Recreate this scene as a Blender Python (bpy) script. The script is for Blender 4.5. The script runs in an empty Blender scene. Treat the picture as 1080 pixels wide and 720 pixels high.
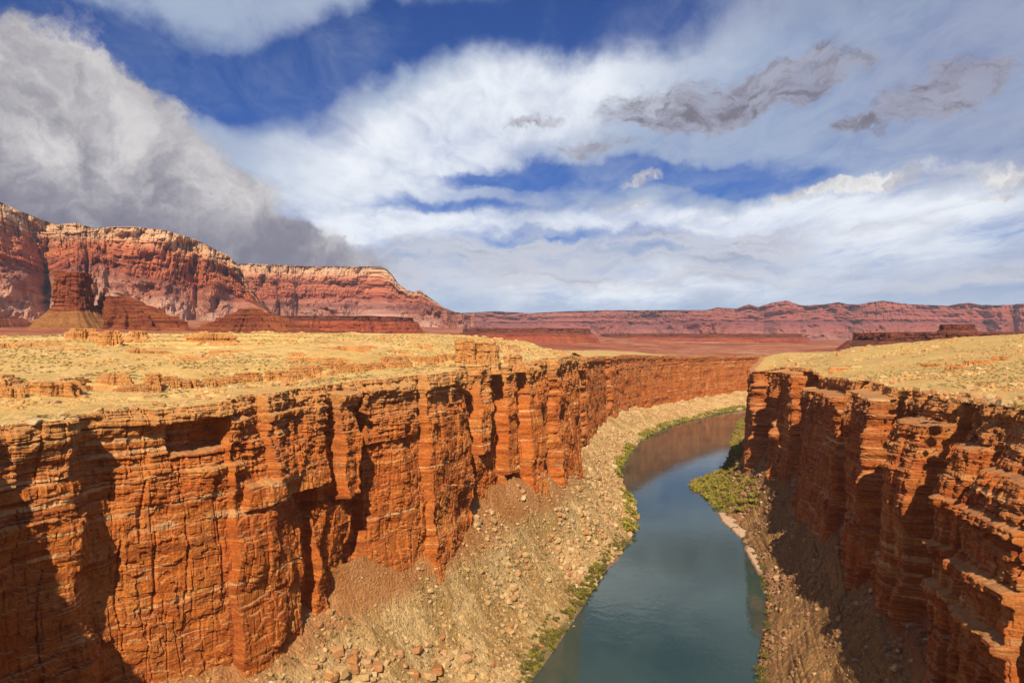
import bpy, math, random
import numpy as np
from mathutils import Vector

random.seed(7)
RNG = np.random.default_rng(11)
SC = bpy.context.scene
COL = SC.collection
F = 800.0          # focal length in pixels of the 1080 wide photograph
HY = 352.0         # horizon row
WATER = -140.0

def W3(px, py, Y):                 # a point Y metres ahead that shows at (px, py)
    return ((px-540.)/F*Y, Y, -(py-HY)/F*Y)

# ------------------------------------------------------------------ noise
def _h(ix, iy, iz, seed):
    n = (ix*374761393 + iy*668265263 + iz*2147483647 + seed*1274126177) & 0xFFFFFFFF
    n = ((n ^ (n >> 13))*1274126177) & 0xFFFFFFFF
    n = ((n ^ (n >> 16))*2246822519) & 0xFFFFFFFF
    n = n ^ (n >> 15)
    return (n & 0xFFFFFF).astype(np.float64)/float(0xFFFFFF)

def hsh(a, b=0, c=0, seed=0):
    a = np.asarray(a).astype(np.int64)
    b = np.broadcast_to(np.asarray(b), a.shape).astype(np.int64) if np.ndim(b) == 0 else np.asarray(b).astype(np.int64)
    c = np.broadcast_to(np.asarray(c), a.shape).astype(np.int64) if np.ndim(c) == 0 else np.asarray(c).astype(np.int64)
    return _h(a & 0xFFFFF, b & 0xFFFFF, c & 0xFFFFF, seed)

def vn(x, y, z=None, seed=0):      # value noise, -1..1
    x = np.asarray(x, float); y = np.asarray(y, float)
    if z is None:
        x, y = np.broadcast_arrays(x, y)
        ix = np.floor(x); iy = np.floor(y)
        fx = x-ix; fy = y-iy
        fx = fx*fx*fx*(fx*(fx*6-15)+10); fy = fy*fy*fy*(fy*(fy*6-15)+10)
        a = hsh(ix, iy, 0, seed); b = hsh(ix+1, iy, 0, seed)
        c = hsh(ix, iy+1, 0, seed); d = hsh(ix+1, iy+1, 0, seed)
        return ((a*(1-fx)+b*fx)*(1-fy)+(c*(1-fx)+d*fx)*fy)*2-1
    x, y, z = np.broadcast_arrays(x, y, np.asarray(z, float))
    iz = np.floor(z); fz = z-iz; fz = fz*fz*(3-2*fz)
    ix = np.floor(x); iy = np.floor(y)
    fx = x-ix; fy = y-iy
    fx = fx*fx*(3-2*fx); fy = fy*fy*(3-2*fy)
    def pl(k):
        a = hsh(ix, iy, k, seed); b = hsh(ix+1, iy, k, seed)
        c = hsh(ix, iy+1, k, seed); d = hsh(ix+1, iy+1, k, seed)
        return (a*(1-fx)+b*fx)*(1-fy)+(c*(1-fx)+d*fx)*fy
    return (pl(iz)*(1-fz)+pl(iz+1)*fz)*2-1

def fbm(x, y, z=None, o=4, seed=0):
    s = 0; a = 1; t = 0
    for k in range(o):
        s = s+a*vn(x, y, z, seed+k*17); t += a; a *= .5
        x = x*2.03+5.1; y = y*2.03+1.7
        if z is not None: z = z*2.03+3.3
    return s/t

def sm(a, b, x):
    t = np.clip((x-a)/(b-a), 0, 1)
    return t*t*(3-2*t)

def blocks(s, z, bedh, bw, seed):
    """rectangular joint blocks: value per block and closeness to its joints"""
    zz = z/bedh+.55*vn(z/bedh*.7, z*0, seed=seed)+.22*vn(s/(bw*5), z/(bedh*4), seed=seed+1)
    i = np.floor(zz); fz = zz-i
    ss = s/bw*(0.7+.8*hsh(i, 3, 0, seed+2))+hsh(i, 9, 0, seed+3)*7+.45*vn(s/bw*.9, i*3.1, seed=seed+4)+.12*vn(s/bw*2, z/bedh*1.3, seed=seed+6)
    j = np.floor(ss); fs = ss-j
    v = hsh(i, j, 0, seed+5)
    ez = np.minimum(fz, 1-fz)*bedh; es = np.minimum(fs, 1-fs)*bw
    return v, ez, es

# ------------------------------------------------------------------ mesh helpers
def mesh_obj(name, V, Fq, mat, parent=None, smooth=False, loc=(0, 0, 0), mats=None, matidx=None):
    me = bpy.data.meshes.new(name)
    V = np.asarray(V, dtype=np.float32).reshape(-1, 3)-np.array(loc, dtype=np.float32)
    Fq = np.asarray(Fq, dtype=np.int32)
    nf, k = Fq.shape
    me.vertices.add(len(V)); me.vertices.foreach_set('co', V.ravel())
    me.loops.add(nf*k); me.loops.foreach_set('vertex_index', Fq.ravel())
    me.polygons.add(nf)
    me.polygons.foreach_set('loop_start', np.arange(0, nf*k, k, dtype=np.int32))
    me.polygons.foreach_set('use_smooth', np.full(nf, smooth))
    for m in (mats or [mat]): me.materials.append(m)
    if matidx is not None: me.polygons.foreach_set('material_index', np.asarray(matidx, dtype=np.int32))
    me.update(calc_edges=True); me.validate()
    o = bpy.data.objects.new(name, me); COL.objects.link(o)
    o.location = loc
    if parent: o.parent = parent
    return o

def grid_faces(nr, nc, wrap=False, keep=None):
    r = np.arange(nr-1)[:, None]; c = np.arange(nc if wrap else nc-1)[None, :]
    c2 = (c+1) % nc
    a = r*nc+c; b = r*nc+c2; d = (r+1)*nc+c; e = (r+1)*nc+c2
    Fq = np.stack([a, b, e, d], -1)
    if keep is not None: Fq = Fq[keep]
    return Fq.reshape(-1, 4)

def tag(o, label=None, cat=None, group=None, kind=None):
    for k, v in (('label', label), ('category', cat), ('group', group), ('kind', kind)):
        if v: o[k] = v
    return o

def struct(o, label, kind='structure', cat=None):
    o['kind'] = kind; o['label'] = label
    if cat: o['category'] = cat
    return o

# ------------------------------------------------------------------ material helpers
class NT:
    def __init__(s, tree): s.t = tree; s.n = tree.nodes; s.l = tree.links
    def new(s, ty, **kw):
        nd = s.n.new(ty)
        for k, v in kw.items(): setattr(nd, k, v)
        return nd
    def put(s, sock, v):
        if v is None: return
        if isinstance(v, bpy.types.NodeSocket): s.l.new(v, sock)
        else:
            if sock.type == 'RGBA' and len(v) == 3: v = (*v, 1)
            sock.default_value = v
    def m(s, op, a, b=None, c=None, clamp=False):
        nd = s.new('ShaderNodeMath', operation=op, use_clamp=clamp)
        for i, v in enumerate((a, b, c)):
            if v is not None: s.put(nd.inputs[i], v)
        return nd.outputs[0]
    def vm(s, op, a, b=None, out=0):
        nd = s.new('ShaderNodeVectorMath', operation=op)
        s.put(nd.inputs[0], a)
        if b is not None: s.put(nd.inputs[1], b)
        return nd.outputs[out]
    def noise(s, vec, scale=1, detail=4, rough=.55, dist=0, lac=2):
        nd = s.new('ShaderNodeTexNoise')
        s.put(nd.inputs['Vector'], vec); s.put(nd.inputs['Scale'], scale); s.put(nd.inputs['Detail'], detail)
        s.put(nd.inputs['Roughness'], rough); s.put(nd.inputs['Distortion'], dist); s.put(nd.inputs['Lacunarity'], lac)
        return nd.outputs[0]
    def ss(s, x, a, b, lo=0., hi=1.):
        nd = s.new('ShaderNodeMapRange', interpolation_type='SMOOTHSTEP')
        s.put(nd.inputs[0], x); s.put(nd.inputs[1], a); s.put(nd.inputs[2], b); s.put(nd.inputs[3], lo); s.put(nd.inputs[4], hi)
        return nd.outputs[0]
    def mix(s, f, a, b, blend='MIX'):
        nd = s.new('ShaderNodeMix', data_type='RGBA', blend_type=blend)
        s.put(nd.inputs[0], f); s.put(nd.inputs[6], a); s.put(nd.inputs[7], b)
        return nd.outputs[2]
    def ramp(s, f, stops, interp='LINEAR'):
        nd = s.new('ShaderNodeValToRGB'); cr = nd.color_ramp; cr.interpolation = interp
        while len(cr.elements) < len(stops): cr.elements.new(.5)
        for e, (p, c) in zip(cr.elements, stops): e.position = p; e.color = (*c, 1)
        s.put(nd.inputs[0], f); return nd.outputs[0]
    def scale(s, v, k): return s.vm('MULTIPLY', v, k)

def material(name):
    m = bpy.data.materials.new(name); m.use_nodes = True
    nt = NT(m.node_tree); b = m.node_tree.nodes['Principled BSDF']
    b.inputs['Specular IOR Level'].default_value = .15
    b.inputs['Roughness'].default_value = .95
    g = nt.new('ShaderNodeNewGeometry')
    return m, nt, b, g

def bump(nt, b, h, dist, strength=1.0):
    nd = nt.new('ShaderNodeBump'); nt.put(nd.inputs['Strength'], strength); nt.put(nd.inputs['Distance'], dist)
    nt.put(nd.inputs['Height'], h); nt.l.new(nd.outputs[0], b.inputs['Normal'])

def cliff_material(name, stops, cream_z=None, dust=(.50, .33, .15), varnish=.55, dustk=.6):
    m, nt, b, g = material(name)
    P = g.outputs['Position']; N = g.outputs['True Normal']
    sep = nt.new('ShaderNodeSeparateXYZ'); nt.l.new(P, sep.inputs[0]); z = sep.outputs[2]
    big = nt.noise(P, .012, 3)
    st = nt.noise(nt.scale(P, (.012, .012, .23)), 1, 5, .62)
    st2 = nt.noise(nt.scale(P, (.12, .12, 1.0)), 1, 4, .6)
    f = nt.m('ADD', nt.m('MULTIPLY', st, .72), nt.m('MULTIPLY', st2, .28))
    col = nt.ramp(f, stops)
    # patches of redder and of more golden stone
    col = nt.mix(nt.ss(nt.noise(P, .06, 5, .6, .6), .45, .68, 0, .6), col, (.47, .105, .016))
    col = nt.mix(nt.ss(nt.noise(nt.vm('ADD', P, (90, 40, 11)), .045, 5, .65, .4), .52, .72, 0, .65), col, (.58, .24, .06))
    if cream_z:
        k = nt.ss(nt.m('ADD', z, nt.m('MULTIPLY', nt.m('SUBTRACT', big, .5), 18)), cream_z[0], cream_z[1])
        col = nt.mix(nt.m('MULTIPLY', k, .75), col, (.55, .275, .085))
    bz = nt.noise(nt.scale(P, (.006, .006, .55)), 1, 2, .5)
    col = nt.mix(nt.m('MULTIPLY', nt.ss(bz, .60, .64), nt.ss(nt.noise(P, .05, 4, .6), .42, .6, 0, .75)), col, (.68, .42, .19))
    col = nt.mix(nt.m('MULTIPLY', nt.ss(bz, .40, .36), .55), col, (.24, .055, .015))
    # vertical streaks of desert varnish
    v = nt.noise(nt.scale(P, (.16, .16, .012)), 1, 5, .6, .3)
    v2 = nt.noise(nt.scale(P, (.9, .9, .06)), 1, 3, .6)
    k = nt.ss(nt.m('ADD', nt.m('MULTIPLY', v, .75), nt.m('MULTIPLY', v2, .25)), .50, .66)
    col = nt.mix(nt.m('MULTIPLY', k, varnish), col, nt.mix(.5, (.16, .045, .022), col, 'MIX'))
    # small scale mottling
    mt = nt.noise(P, .9, 6, .7)
    col = nt.mix(1, col, nt.ramp(mt, [(.25, (.62, .58, .55)), (.5, (1, 1, 1)), (.75, (1.32, 1.28, 1.2))]), 'MULTIPLY')
    # dust and grit lying on the ledges
    ns = nt.new('ShaderNodeSeparateXYZ'); nt.l.new(N, ns.inputs[0])
    col = nt.mix(nt.ss(ns.outputs[2], .5, .85, 0, dustk), col, dust)
    nt.put(b.inputs['Base Color'], col)
    # bedding planes and cracks
    h = nt.m('ADD', nt.m('MULTIPLY', nt.noise(nt.scale(P, (.3, .3, 1.6)), 1, 5, .6), .38), nt.m('MULTIPLY', nt.noise(P, 1.6, 6, .68), .7))
    h = nt.m('ADD', h, nt.m('MULTIPLY', nt.noise(nt.scale(P, (1.4, 1.4, .2)), 1, 4, .6), .45))
    bump(nt, b, h, .9, .85)
    return m

ROCK = [(.28, (.27, .065, .015)), (.38, (.46, .125, .022)), (.45, (.38, .09, .018)), (.50, (.54, .17, .032)),
        (.56, (.45, .115, .02)), (.63, (.60, .25, .065)), (.72, (.36, .085, .018))]
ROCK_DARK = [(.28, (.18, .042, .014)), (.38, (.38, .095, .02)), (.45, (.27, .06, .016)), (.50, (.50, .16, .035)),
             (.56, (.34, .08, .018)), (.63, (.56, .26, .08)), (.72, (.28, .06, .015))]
M_left = cliff_material('left_canyon_rock', ROCK, cream_z=(-36, -16), dustk=.4)
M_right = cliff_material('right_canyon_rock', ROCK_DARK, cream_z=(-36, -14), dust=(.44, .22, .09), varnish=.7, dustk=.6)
M_boulder_tan, nt, b, g = material('tan_boulder')
P = g.outputs['Position']
oi = nt.new('ShaderNodeObjectInfo')
c = nt.ramp(oi.outputs['Random'], [(0, (.50, .30, .12)), (.35, (.56, .37, .17)), (.6, (.44, .20, .075)), (.8, (.40, .16, .05)), (1, (.60, .42, .22))])
c = nt.mix(1, c, nt.ramp(nt.noise(P, 1.1, 6, .7), [(.25, (.6, .58, .55)), (.5, (1, 1, 1)), (.8, (1.25, 1.2, 1.15))]), 'MULTIPLY')
nt.put(b.inputs['Base Color'], c); bump(nt, b, nt.noise(P, 2.2, 6, .7), .4, .7)

M_scree, nt, b, g = material('scree_rock')
P = g.outputs['Position']
c = nt.ramp(g.outputs['Random Per Island'], [(0, (.38, .22, .085)), (.3, (.55, .36, .16)), (.55, (.47, .27, .11)), (.75, (.40, .19, .07)), (.9, (.62, .44, .23)), (1, (.3, .17, .08))])
nt.put(b.inputs['Base Color'], c); bump(nt, b, nt.noise(P, 3, 4, .7), .3, .6)

def talus_material(name, base, alt, red, wet):
    m, nt, b, g = material(name)
    P = g.outputs['Position']
    sep = nt.new('ShaderNodeSeparateXYZ'); nt.l.new(P, sep.inputs[0]); z = sep.outputs[2]
    n1 = nt.noise(P, .035, 5, .6, .4); n2 = nt.noise(P, .35, 6, .72); n3 = nt.noise(P, 1.6, 4, .7)
    c = nt.mix(nt.ss(n1, .42, .58), base, alt)
    c = nt.mix(nt.ss(n2, .52, .68, 0, .75), c, tuple(v*.42 for v in base))
    c = nt.mix(nt.ss(n3, .55, .7, 0, .5), c, tuple(min(1, v*1.45) for v in base))
    vo = nt.new('ShaderNodeTexVoronoi'); nt.put(vo.inputs['Vector'], P); vo.inputs['Scale'].default_value = .9
    sv = nt.new('ShaderNodeSeparateXYZ'); nt.l.new(vo.outputs['Color'], sv.inputs[0])
    c = nt.mix(nt.m('MULTIPLY', nt.ss(sv.outputs[0], .8, .95), .7), c, tuple(min(1, v*1.35) for v in alt))
    c = nt.mix(nt.m('MULTIPLY', nt.ss(sv.outputs[1], .86, .95), .6), c, tuple(v*.4 for v in alt))
    # red dust washed off the cliff near its foot
    k = nt.ss(nt.m('ADD', z, nt.m('MULTIPLY', n1, 16)), -97, -88)
    c = nt.mix(nt.m('MULTIPLY', k, .7), c, red)
    k = nt.ss(nt.m('ADD', z, nt.m('MULTIPLY', n2, 2.5)), -137.8, -136.3, 1, 0)
    c = nt.mix(nt.m('MULTIPLY', k, .8), c, wet)
    nt.put(b.inputs['Base Color'], c)
    h = nt.m('ADD', nt.m('MULTIPLY', n2, 1.0), nt.m('MULTIPLY', nt.noise(P, 1.1, 6, .75), .6))
    h = nt.m('ADD', h, nt.m('MULTIPLY', nt.ss(vo.outputs['Distance'], 0, .7, .5, 0), .6))
    bump(nt, b, h, 1.1, .9)
    return m
M_talus = talus_material('pale_talus', (.41, .235, .08), (.60, .39, .165), (.42, .14, .038), (.16, .115, .05))
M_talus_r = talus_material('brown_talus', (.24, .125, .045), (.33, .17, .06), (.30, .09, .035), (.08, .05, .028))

# plateau: pale gravelly ground with yellow tufts; red shale farther out
M_plat, nt, b, g = material('plateau_ground')
P = g.outputs['Position']; N = g.outputs['True Normal']
sep = nt.new('ShaderNodeSeparateXYZ'); nt.l.new(P, sep.inputs[0])
ns = nt.new('ShaderNodeSeparateXYZ'); nt.l.new(N, ns.inputs[0])
n1 = nt.noise(P, .02, 5, .6); n2 = nt.noise(P, .22, 6, .7); n3 = nt.noise(P, 1.1, 5, .72)
c = nt.mix(nt.ss(n1, .4, .62), (.66, .40, .125), (.72, .455, .165))
rightside = nt.ss(sep.outputs[0], 60, 180)
c = nt.mix(nt.m('MULTIPLY', rightside, .8), c, (.56, .35, .115))
c = nt.mix(nt.ss(n2, .5, .62, 0, .7), c, (.40, .25, .075))
c = nt.mix(nt.ss(n3, .53, .61, 0, .75), c, (.30, .19, .055))
c = nt.mix(nt.ss(nt.noise(nt.vm('ADD', P, (31, 7, 2)), .8, 5, .7), .58, .7, 0, .6), c, (.74, .57, .33))
c = nt.mix(nt.ss(nt.noise(nt.vm('ADD', P, (11, 77, 5)), 2.2, 4, .75), .56, .64, 0, .6), c, (.22, .15, .05))
c = nt.mix(nt.ss(nt.noise(P, .045, 5, .65, .5), .50, .60, 0, .7), c, (.50, .27, .085))
c = nt.mix(nt.ss(ns.outputs[2], .86, .62), c, nt.mix(n2, (.46, .15, .04), (.60, .30, .10)))
nt.put(b.inputs['Base Color'], c)
bump(nt, b, nt.m('ADD', n2, nt.m('MULTIPLY', n3, .5)), .8, .8)

def desert_material(name, a, bb, d, scale=1.0, grey=None):
    m, nt, b, g = material(name)
    P = g.outputs['Position']; N = g.outputs['True Normal']
    sep = nt.new('ShaderNodeSeparateXYZ'); nt.l.new(P, sep.inputs[0])
    ns = nt.new('ShaderNodeSeparateXYZ'); nt.l.new(N, ns.inputs[0])
    st = nt.noise(nt.scale(P, (.0008*scale, .0008*scale, .035*scale)), 1, 5, .65)
    n1 = nt.noise(P, .003*scale, 6, .65, .5); n2 = nt.noise(P, .03*scale, 6, .7)
    c = nt.ramp(st, [(.32, bb), (.42, a), (.5, d), (.56, a), (.66, bb)])
    c = nt.mix(nt.ss(n1, .45, .62, 0, .8), c, a)
    if grey: c = nt.mix(nt.ss(nt.noise(nt.vm('ADD', P, (700, 0, 0)), .0016*scale, 5, .6), .56, .66, 0, .6), c, grey)
    c = nt.mix(1, c, nt.ramp(n2, [(.3, (.65, .62, .62)), (.5, (1, 1, 1)), (.7, (1.25, 1.22, 1.2))]), 'MULTIPLY')
    nt.put(b.inputs['Base Color'], c)
    bump(nt, b, n2, 8/scale, .9)
    return m
M_floor = desert_material('red_desert_floor', (.30, .075, .03), (.17, .036, .018), (.42, .17, .085), 1.5, (.46, .30, .18))
M_butte = desert_material('butte_rock', (.15, .032, .013), (.06, .012, .007), (.27, .08, .024), 5)
M_cone = desert_material('cone_debris', (.25, .10, .028), (.21, .075, .02), (.27, .115, .034), 4)
M_mesa = desert_material('mesa_rock', (.24, .05, .022), (.12, .024, .015), (.32, .085, .035), 3)
M_cap = desert_material('mesa_caprock', (.12, .035, .022), (.06, .02, .016), (.2, .06, .03), 6)

def far_cliff_material(name, bands, haze):
    m, nt, b, g = material(name)
    P = g.outputs['Position']; N = g.outputs['True Normal']
    sep = nt.new('ShaderNodeSeparateXYZ'); nt.l.new(P, sep.inputs[0])
    ns = nt.new('ShaderNodeSeparateXYZ'); nt.l.new(N, ns.inputs[0])
    at = nt.new('ShaderNodeAttribute'); at.attribute_name = 'band'
    f = nt.m('ADD', at.outputs['Fac'], nt.m('MULTIPLY', nt.m('SUBTRACT', nt.noise(P, .003, 5, .6), .5), .07))
    c = nt.ramp(f, bands)
    st = nt.noise(nt.scale(P, (.0006, .0006, .03)), 1, 5, .7)
    c = nt.mix(1, c, nt.ramp(st, [(.34, (.62, .5, .5)), (.47, (1, 1, 1)), (.54, (1.25, 1.18, 1.12)), (.62, (.85, .76, .74))]), 'MULTIPLY')
    v = nt.noise(nt.scale(P, (.012, .012, .0015)), 1, 5, .65)
    c = nt.mix(nt.m('MULTIPLY', nt.ss(v, .52, .7, 0, .3), nt.ss(at.outputs['Fac'], .3, .42)), c, nt.mix(.6, c, (.12, .03, .03)))
    c = nt.mix(nt.m('MULTIPLY', nt.ss(nt.noise(P, .006, 7, .75, .6), .48, .60), nt.ss(at.outputs['Fac'], .40, .28, 0, .6)), c, (.27, .07, .04))
    c = nt.mix(.05*haze, c, (.34, .20, .30))  # purple distance haze painted into the rock's base colour
    nt.put(b.inputs['Base Color'], c)
    bump(nt, b, nt.m('ADD', nt.noise(nt.scale(P, (.012, .012, .012)), 1, 7, .75), nt.m('MULTIPLY', st, .8)), 30, 1)
    return m
BANDS = [(0, (.38, .14, .075)), (.12, (.52, .27, .17)), (.2, (.58, .33, .22)), (.30, (.48, .20, .12)), (.37, (.34, .085, .04)),
         (.44, (.50, .13, .05)), (.6, (.55, .17, .065)), (.72, (.52, .15, .055)), (.80, (.62, .27, .12)), (.90, (.72, .44, .23)), (1, (.62, .38, .20))]
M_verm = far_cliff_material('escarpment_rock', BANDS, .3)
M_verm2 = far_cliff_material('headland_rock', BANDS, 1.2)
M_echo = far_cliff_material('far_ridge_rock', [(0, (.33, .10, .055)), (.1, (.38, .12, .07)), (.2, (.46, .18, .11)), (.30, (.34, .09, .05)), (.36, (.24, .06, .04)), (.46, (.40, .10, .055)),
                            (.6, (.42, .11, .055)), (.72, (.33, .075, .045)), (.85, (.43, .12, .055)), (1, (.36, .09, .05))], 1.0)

# water
M_water, nt, b, g = material('river_water')
P = g.outputs['Position']
b.inputs['Roughness'].default_value = .045; b.inputs['Specular IOR Level'].default_value = .5; b.inputs['IOR'].default_value = 1.34
w1 = nt.noise(nt.scale(P, (1, .55, 1)), .35, 4, .55, .6); w2 = nt.noise(P, .06, 3, .5, 1.2)
bump(nt, b, nt.m('ADD', w1, nt.m('MULTIPLY', w2, 1.6)), .075, .5)
c = nt.mix(nt.ss(nt.noise(P, .012, 3, .5, .8), .35, .65), (.028, .052, .040), (.046, .074, .056))
nt.put(b.inputs['Base Color'], c)

M_sand, nt, b, g = material('river_sand')
P = g.outputs['Position']
sep = nt.new('ShaderNodeSeparateXYZ'); nt.l.new(P, sep.inputs[0])
c = nt.mix(nt.noise(P, .25, 5, .65), (.52, .30, .17), (.62, .42, .27))
c = nt.mix(nt.ss(sep.outputs[2], -139.7, -139.2, 1, 0), c, (.26, .13, .07))
nt.put(b.inputs['Base Color'], c); bump(nt, b, nt.noise(P, .8, 5, .6), .3, .5)

def leaf_material(name, stops):
    m, nt, b, g = material(name)
    c = nt.ramp(g.outputs['Random Per Island'], stops)
    oi = nt.new('ShaderNodeObjectInfo')
    c = nt.mix(nt.m('MULTIPLY', oi.outputs['Random'], .5), c, (.20, .15, .03))
    nt.put(b.inputs['Base Color'], c)
    return m
M_leaf = leaf_material('willow_leaves', [(0, (.05, .05, .010)), (.4, (.10, .09, .016)), (.75, (.17, .14, .025)), (1, (.26, .20, .05))])
M_leafy = leaf_material('golden_leaves', [(0, (.10, .08, .012)), (.4, (.25, .20, .025)), (.75, (.37, .295, .04)), (1, (.48, .38, .07))])
M_scrub = leaf_material('dry_scrub', [(0, (.11, .075, .022)), (.5, (.22, .15, .045)), (1, (.34, .25, .09))])
M_stem, nt, b, g = material('shrub_stems'); b.inputs['Base Color'].default_value = (.13, .08, .04, 1)
M_wood, nt, b, g = material('bleached_driftwood')
nt.put(b.inputs['Base Color'], nt.mix(nt.noise(g.outputs['Position'], 4, 5), (.30, .17, .09), (.5, .36, .22)))

# ------------------------------------------------------------------ plan of the canyon (metres, camera over the middle of the river)
# rows: rim x, rim y, foot z, water x, water y, talus exponent
LEFT = np.array([
 (-90, -260, -100, -10, -260, 1.2), (-80, -80, -100, -8, -80, 1.2), (-76, 30, -100, -4, 30, 1.2), (-80, 66, -100, -8, 70, 1.2), (-94, 90, -100, -10, 100, 1.2), (-107, 112, -100, -14, 125, 1.2), (-111, 138, -100, -18, 160, 1.2),
 (-110, 163, -100, -18, 180, 1.2), (-102.5, 178, -100, -12, 205, 1.2), (-104.5, 189, -100, -8, 222, 1.2),
 (-92, 205, -100, -2, 244, 1.2), (-78, 228, -100, 3, 275, 1.2), (-73, 249, -100, 8, 304, 1.2), (-60, 281, -99, 24, 352, 1.2),
 (-43, 311, -97, 40, 402, 1.2), (-20, 382, -94, 57, 455, 1.2), (10, 440, -94, 82, 520, 1.1), (26, 495, -96, 94, 574, 1.1),
 (42, 560, -101, 100, 635, 1.1), (62, 690, -110, 102, 708, 1.0), (84, 835, -116, 117, 812, 1.0), (138, 1050, -115, 178, 1018, 1.0),
 (225, 1250, -122, 271, 1204, 1.0), (400, 1500, -124, 449, 1436, 1.0), (620, 1690, -122, 640, 1610, 1.0), (900, 1800, -112, 910, 1720, 1.0)])
RIGHT = np.array([
 (98, -260, -104, 72, -260, 1.3), (95, -80, -104, 70, -80, 1.3), (97, 50, -104, 72, 50, 1.3), (111, 122, -104, 80, 122, 1.3), (121, 179, -104, 88, 179, 1.3),
 (133, 232, -104, 93, 232, 1.3), (150, 300, -102, 99, 304, 1.3), (173, 385, -100, 130, 389, 1.4), (192, 470, -100, 147, 452, 1.5),
 (204, 560, -104, 162, 560, 1.7), (214, 640, -106, 165, 640, 2.2), (240, 720, -108, 166, 705, 2.6), (272, 800, -108, 215, 783, 2.6),
 (318, 900, -110, 262, 910, 2.0), (430, 1100, -112, 319, 1087, 1.5), (520, 1290, -112, 395, 1273, 1.3), (700, 1460, -112, 590, 1440, 1.3), (950, 1600, -112, 930, 1560, 1.3)])

def spline(A, step):
    """Catmull-Rom through the rows of A, resampled on the arc length of the rim with step(r) metres"""
    A = np.vstack([2*A[0]-A[1], A, 2*A[-1]-A[-2]])
    out = []
    for i in range(1, len(A)-2):
        t = np.linspace(0, 1, 60, endpoint=False)[:, None]
        p0, p1, p2, p3 = A[i-1], A[i], A[i+1], A[i+2]
        out.append(.5*((2*p1)+(-p0+p2)*t+(2*p0-5*p1+4*p2-p3)*t*t+(-p0+3*p1-3*p2+p3)*t**3))
    D = np.vstack(out+[A[-2][None]])
    s = np.r_[0, np.cumsum(np.hypot(np.diff(D[:, 0]), np.diff(D[:, 1])))]
    pos = [0.]
    while pos[-1] < s[-1]:
        x = np.interp(pos[-1], s, D[:, 0]); y = np.interp(pos[-1], s, D[:, 1])
        pos.append(pos[-1]+step(x, y))
    pos = np.array(pos[:-1])
    R = np.stack([np.interp(pos, s, D[:, k]) for k in range(D.shape[1])], 1)
    return pos, R

def coarse(A):
    return spline(A, lambda x, y: 8.0)
cl, CL = coarse(LEFT); cr_, CR = coarse(RIGHT)
poly = np.vstack([CL[:, :2], CR[::-1, :2]])

def seg_dist(x, y, Pl):
    x = x.ravel(); y = y.ravel(); best = np.full(x.shape, 1e18)
    for k in range(len(Pl)-1):
        ax, ay = Pl[k]; bx, by = Pl[k+1]; dx, dy = bx-ax, by-ay
        t = np.clip(((x-ax)*dx+(y-ay)*dy)/(dx*dx+dy*dy+1e-9), 0, 1)
        np.minimum(best, (x-ax-t*dx)**2+(y-ay-t*dy)**2, out=best)
    return np.sqrt(best)
def inside(x, y, Pl):
    x = x.ravel(); y = y.ravel(); r = np.zeros(x.shape, bool)
    for k in range(len(Pl)):
        ax, ay = Pl[k]; bx, by = Pl[(k+1) % len(Pl)]
        if ay == by: continue
        c = ((ay > y) != (by > y)) & (x < (bx-ax)*(y-ay)/(by-ay)+ax)
        r ^= c
    return r
def rim_signed(x, y):
    """metres inland of the nearest rim (negative over the canyon)"""
    sh = np.shape(x)
    d = np.minimum(seg_dist(x, y, CL[:, :2]), seg_dist(x, y, CR[:, :2]))
    d = np.where(inside(x, y, poly), -d, d)
    return d.reshape(sh)

# plateau height: thin plate spline through spot heights
SP = [(-90, -260, -17), (-80, -80, -17), (-76, 30, -17), (-80, 66, -17), (-94, 90, -18), (-107, 112, -18.5), (-111, 138, -19.5), (-110, 163, -20), (-102.5, 178, -20), (-104.5, 189, -20), (-92, 205, -20), (-78, 228, -18.5), (-73, 249, -18), (-60, 281, -17.6),
      (-43, 311, -17), (-20, 382, -15.8), (10, 440, -17), (26, 495, -15.5), (42, 560, -16.5), (62, 690, -19.5), (84, 835, -25), (138, 1050, -31), (225, 1250, -36), (400, 1500, -44), (620, 1690, -47), (900, 1800, -50),
      (98, -260, -15), (95, -80, -15), (97, 50, -16), (111, 122, -17), (121, 179, -18), (133, 232, -20.5), (150, 300, -22), (173, 385, -24), (192, 470, -27), (214, 640, -33), (240, 720, -35), (318, 900, -37),
      (430, 1100, -40), (520, 1290, -42), (700, 1460, -46),
      (-300, 150, -8), (-300, -100, -8), (-160, -100, -15), (-170, 60, -12), (300, 150, -5), (350, -80, -6), (170, -60, -13), (-1500, -1500, 0), (1500, -1500, 0), (-1500, 0, 0), (1500, 0, 0)]
for a in [(0, 408, 215), (0, 354, 420), (100, 352, 420), (200, 353, 430), (300, 354, 440), (400, 356, 450), (450, 357, 470), (515, 359, 485), (560, 363, 540), (595, 370, 640),
          (300, 397, 290), (400, 390, 335), (150, 400, 265),
          (0, 360, 700), (200, 360, 700), (350, 361, 750), (450, 365, 850), (560, 371, 900), (620, 372, 1150), (700, 372, 1600),
          (0, 350, 1150), (200, 352, 1150), (350, 355, 1300), (500, 362, 1500),
          (0, 338, 2400), (250, 340, 2400), (450, 350, 2600), (0, 331, 3500), (300, 336, 3500), (450, 345, 4500), (600, 360, 3000), (720, 366, 2500), (850, 366, 2500),
          (600, 356, 6000), (800, 360, 6000), (1000, 362, 5000), (1080, 362, 3000), (950, 366, 1600), (1080, 362, 1400),
          (1080, 354, 520), (1000, 358, 560), (900, 366, 640), (830, 371, 800), (808, 372, 1050), (1000, 392, 340), (1080, 398, 270), (900, 385, 480), (950, 372, 560),
          (1080, 362, 900), (900, 373, 1000), (-200, 345, 2000), (1300, 362, 2000), (-300, 340, 4500), (1400, 362, 5000)]:
    SP.append(W3(*a))
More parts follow.
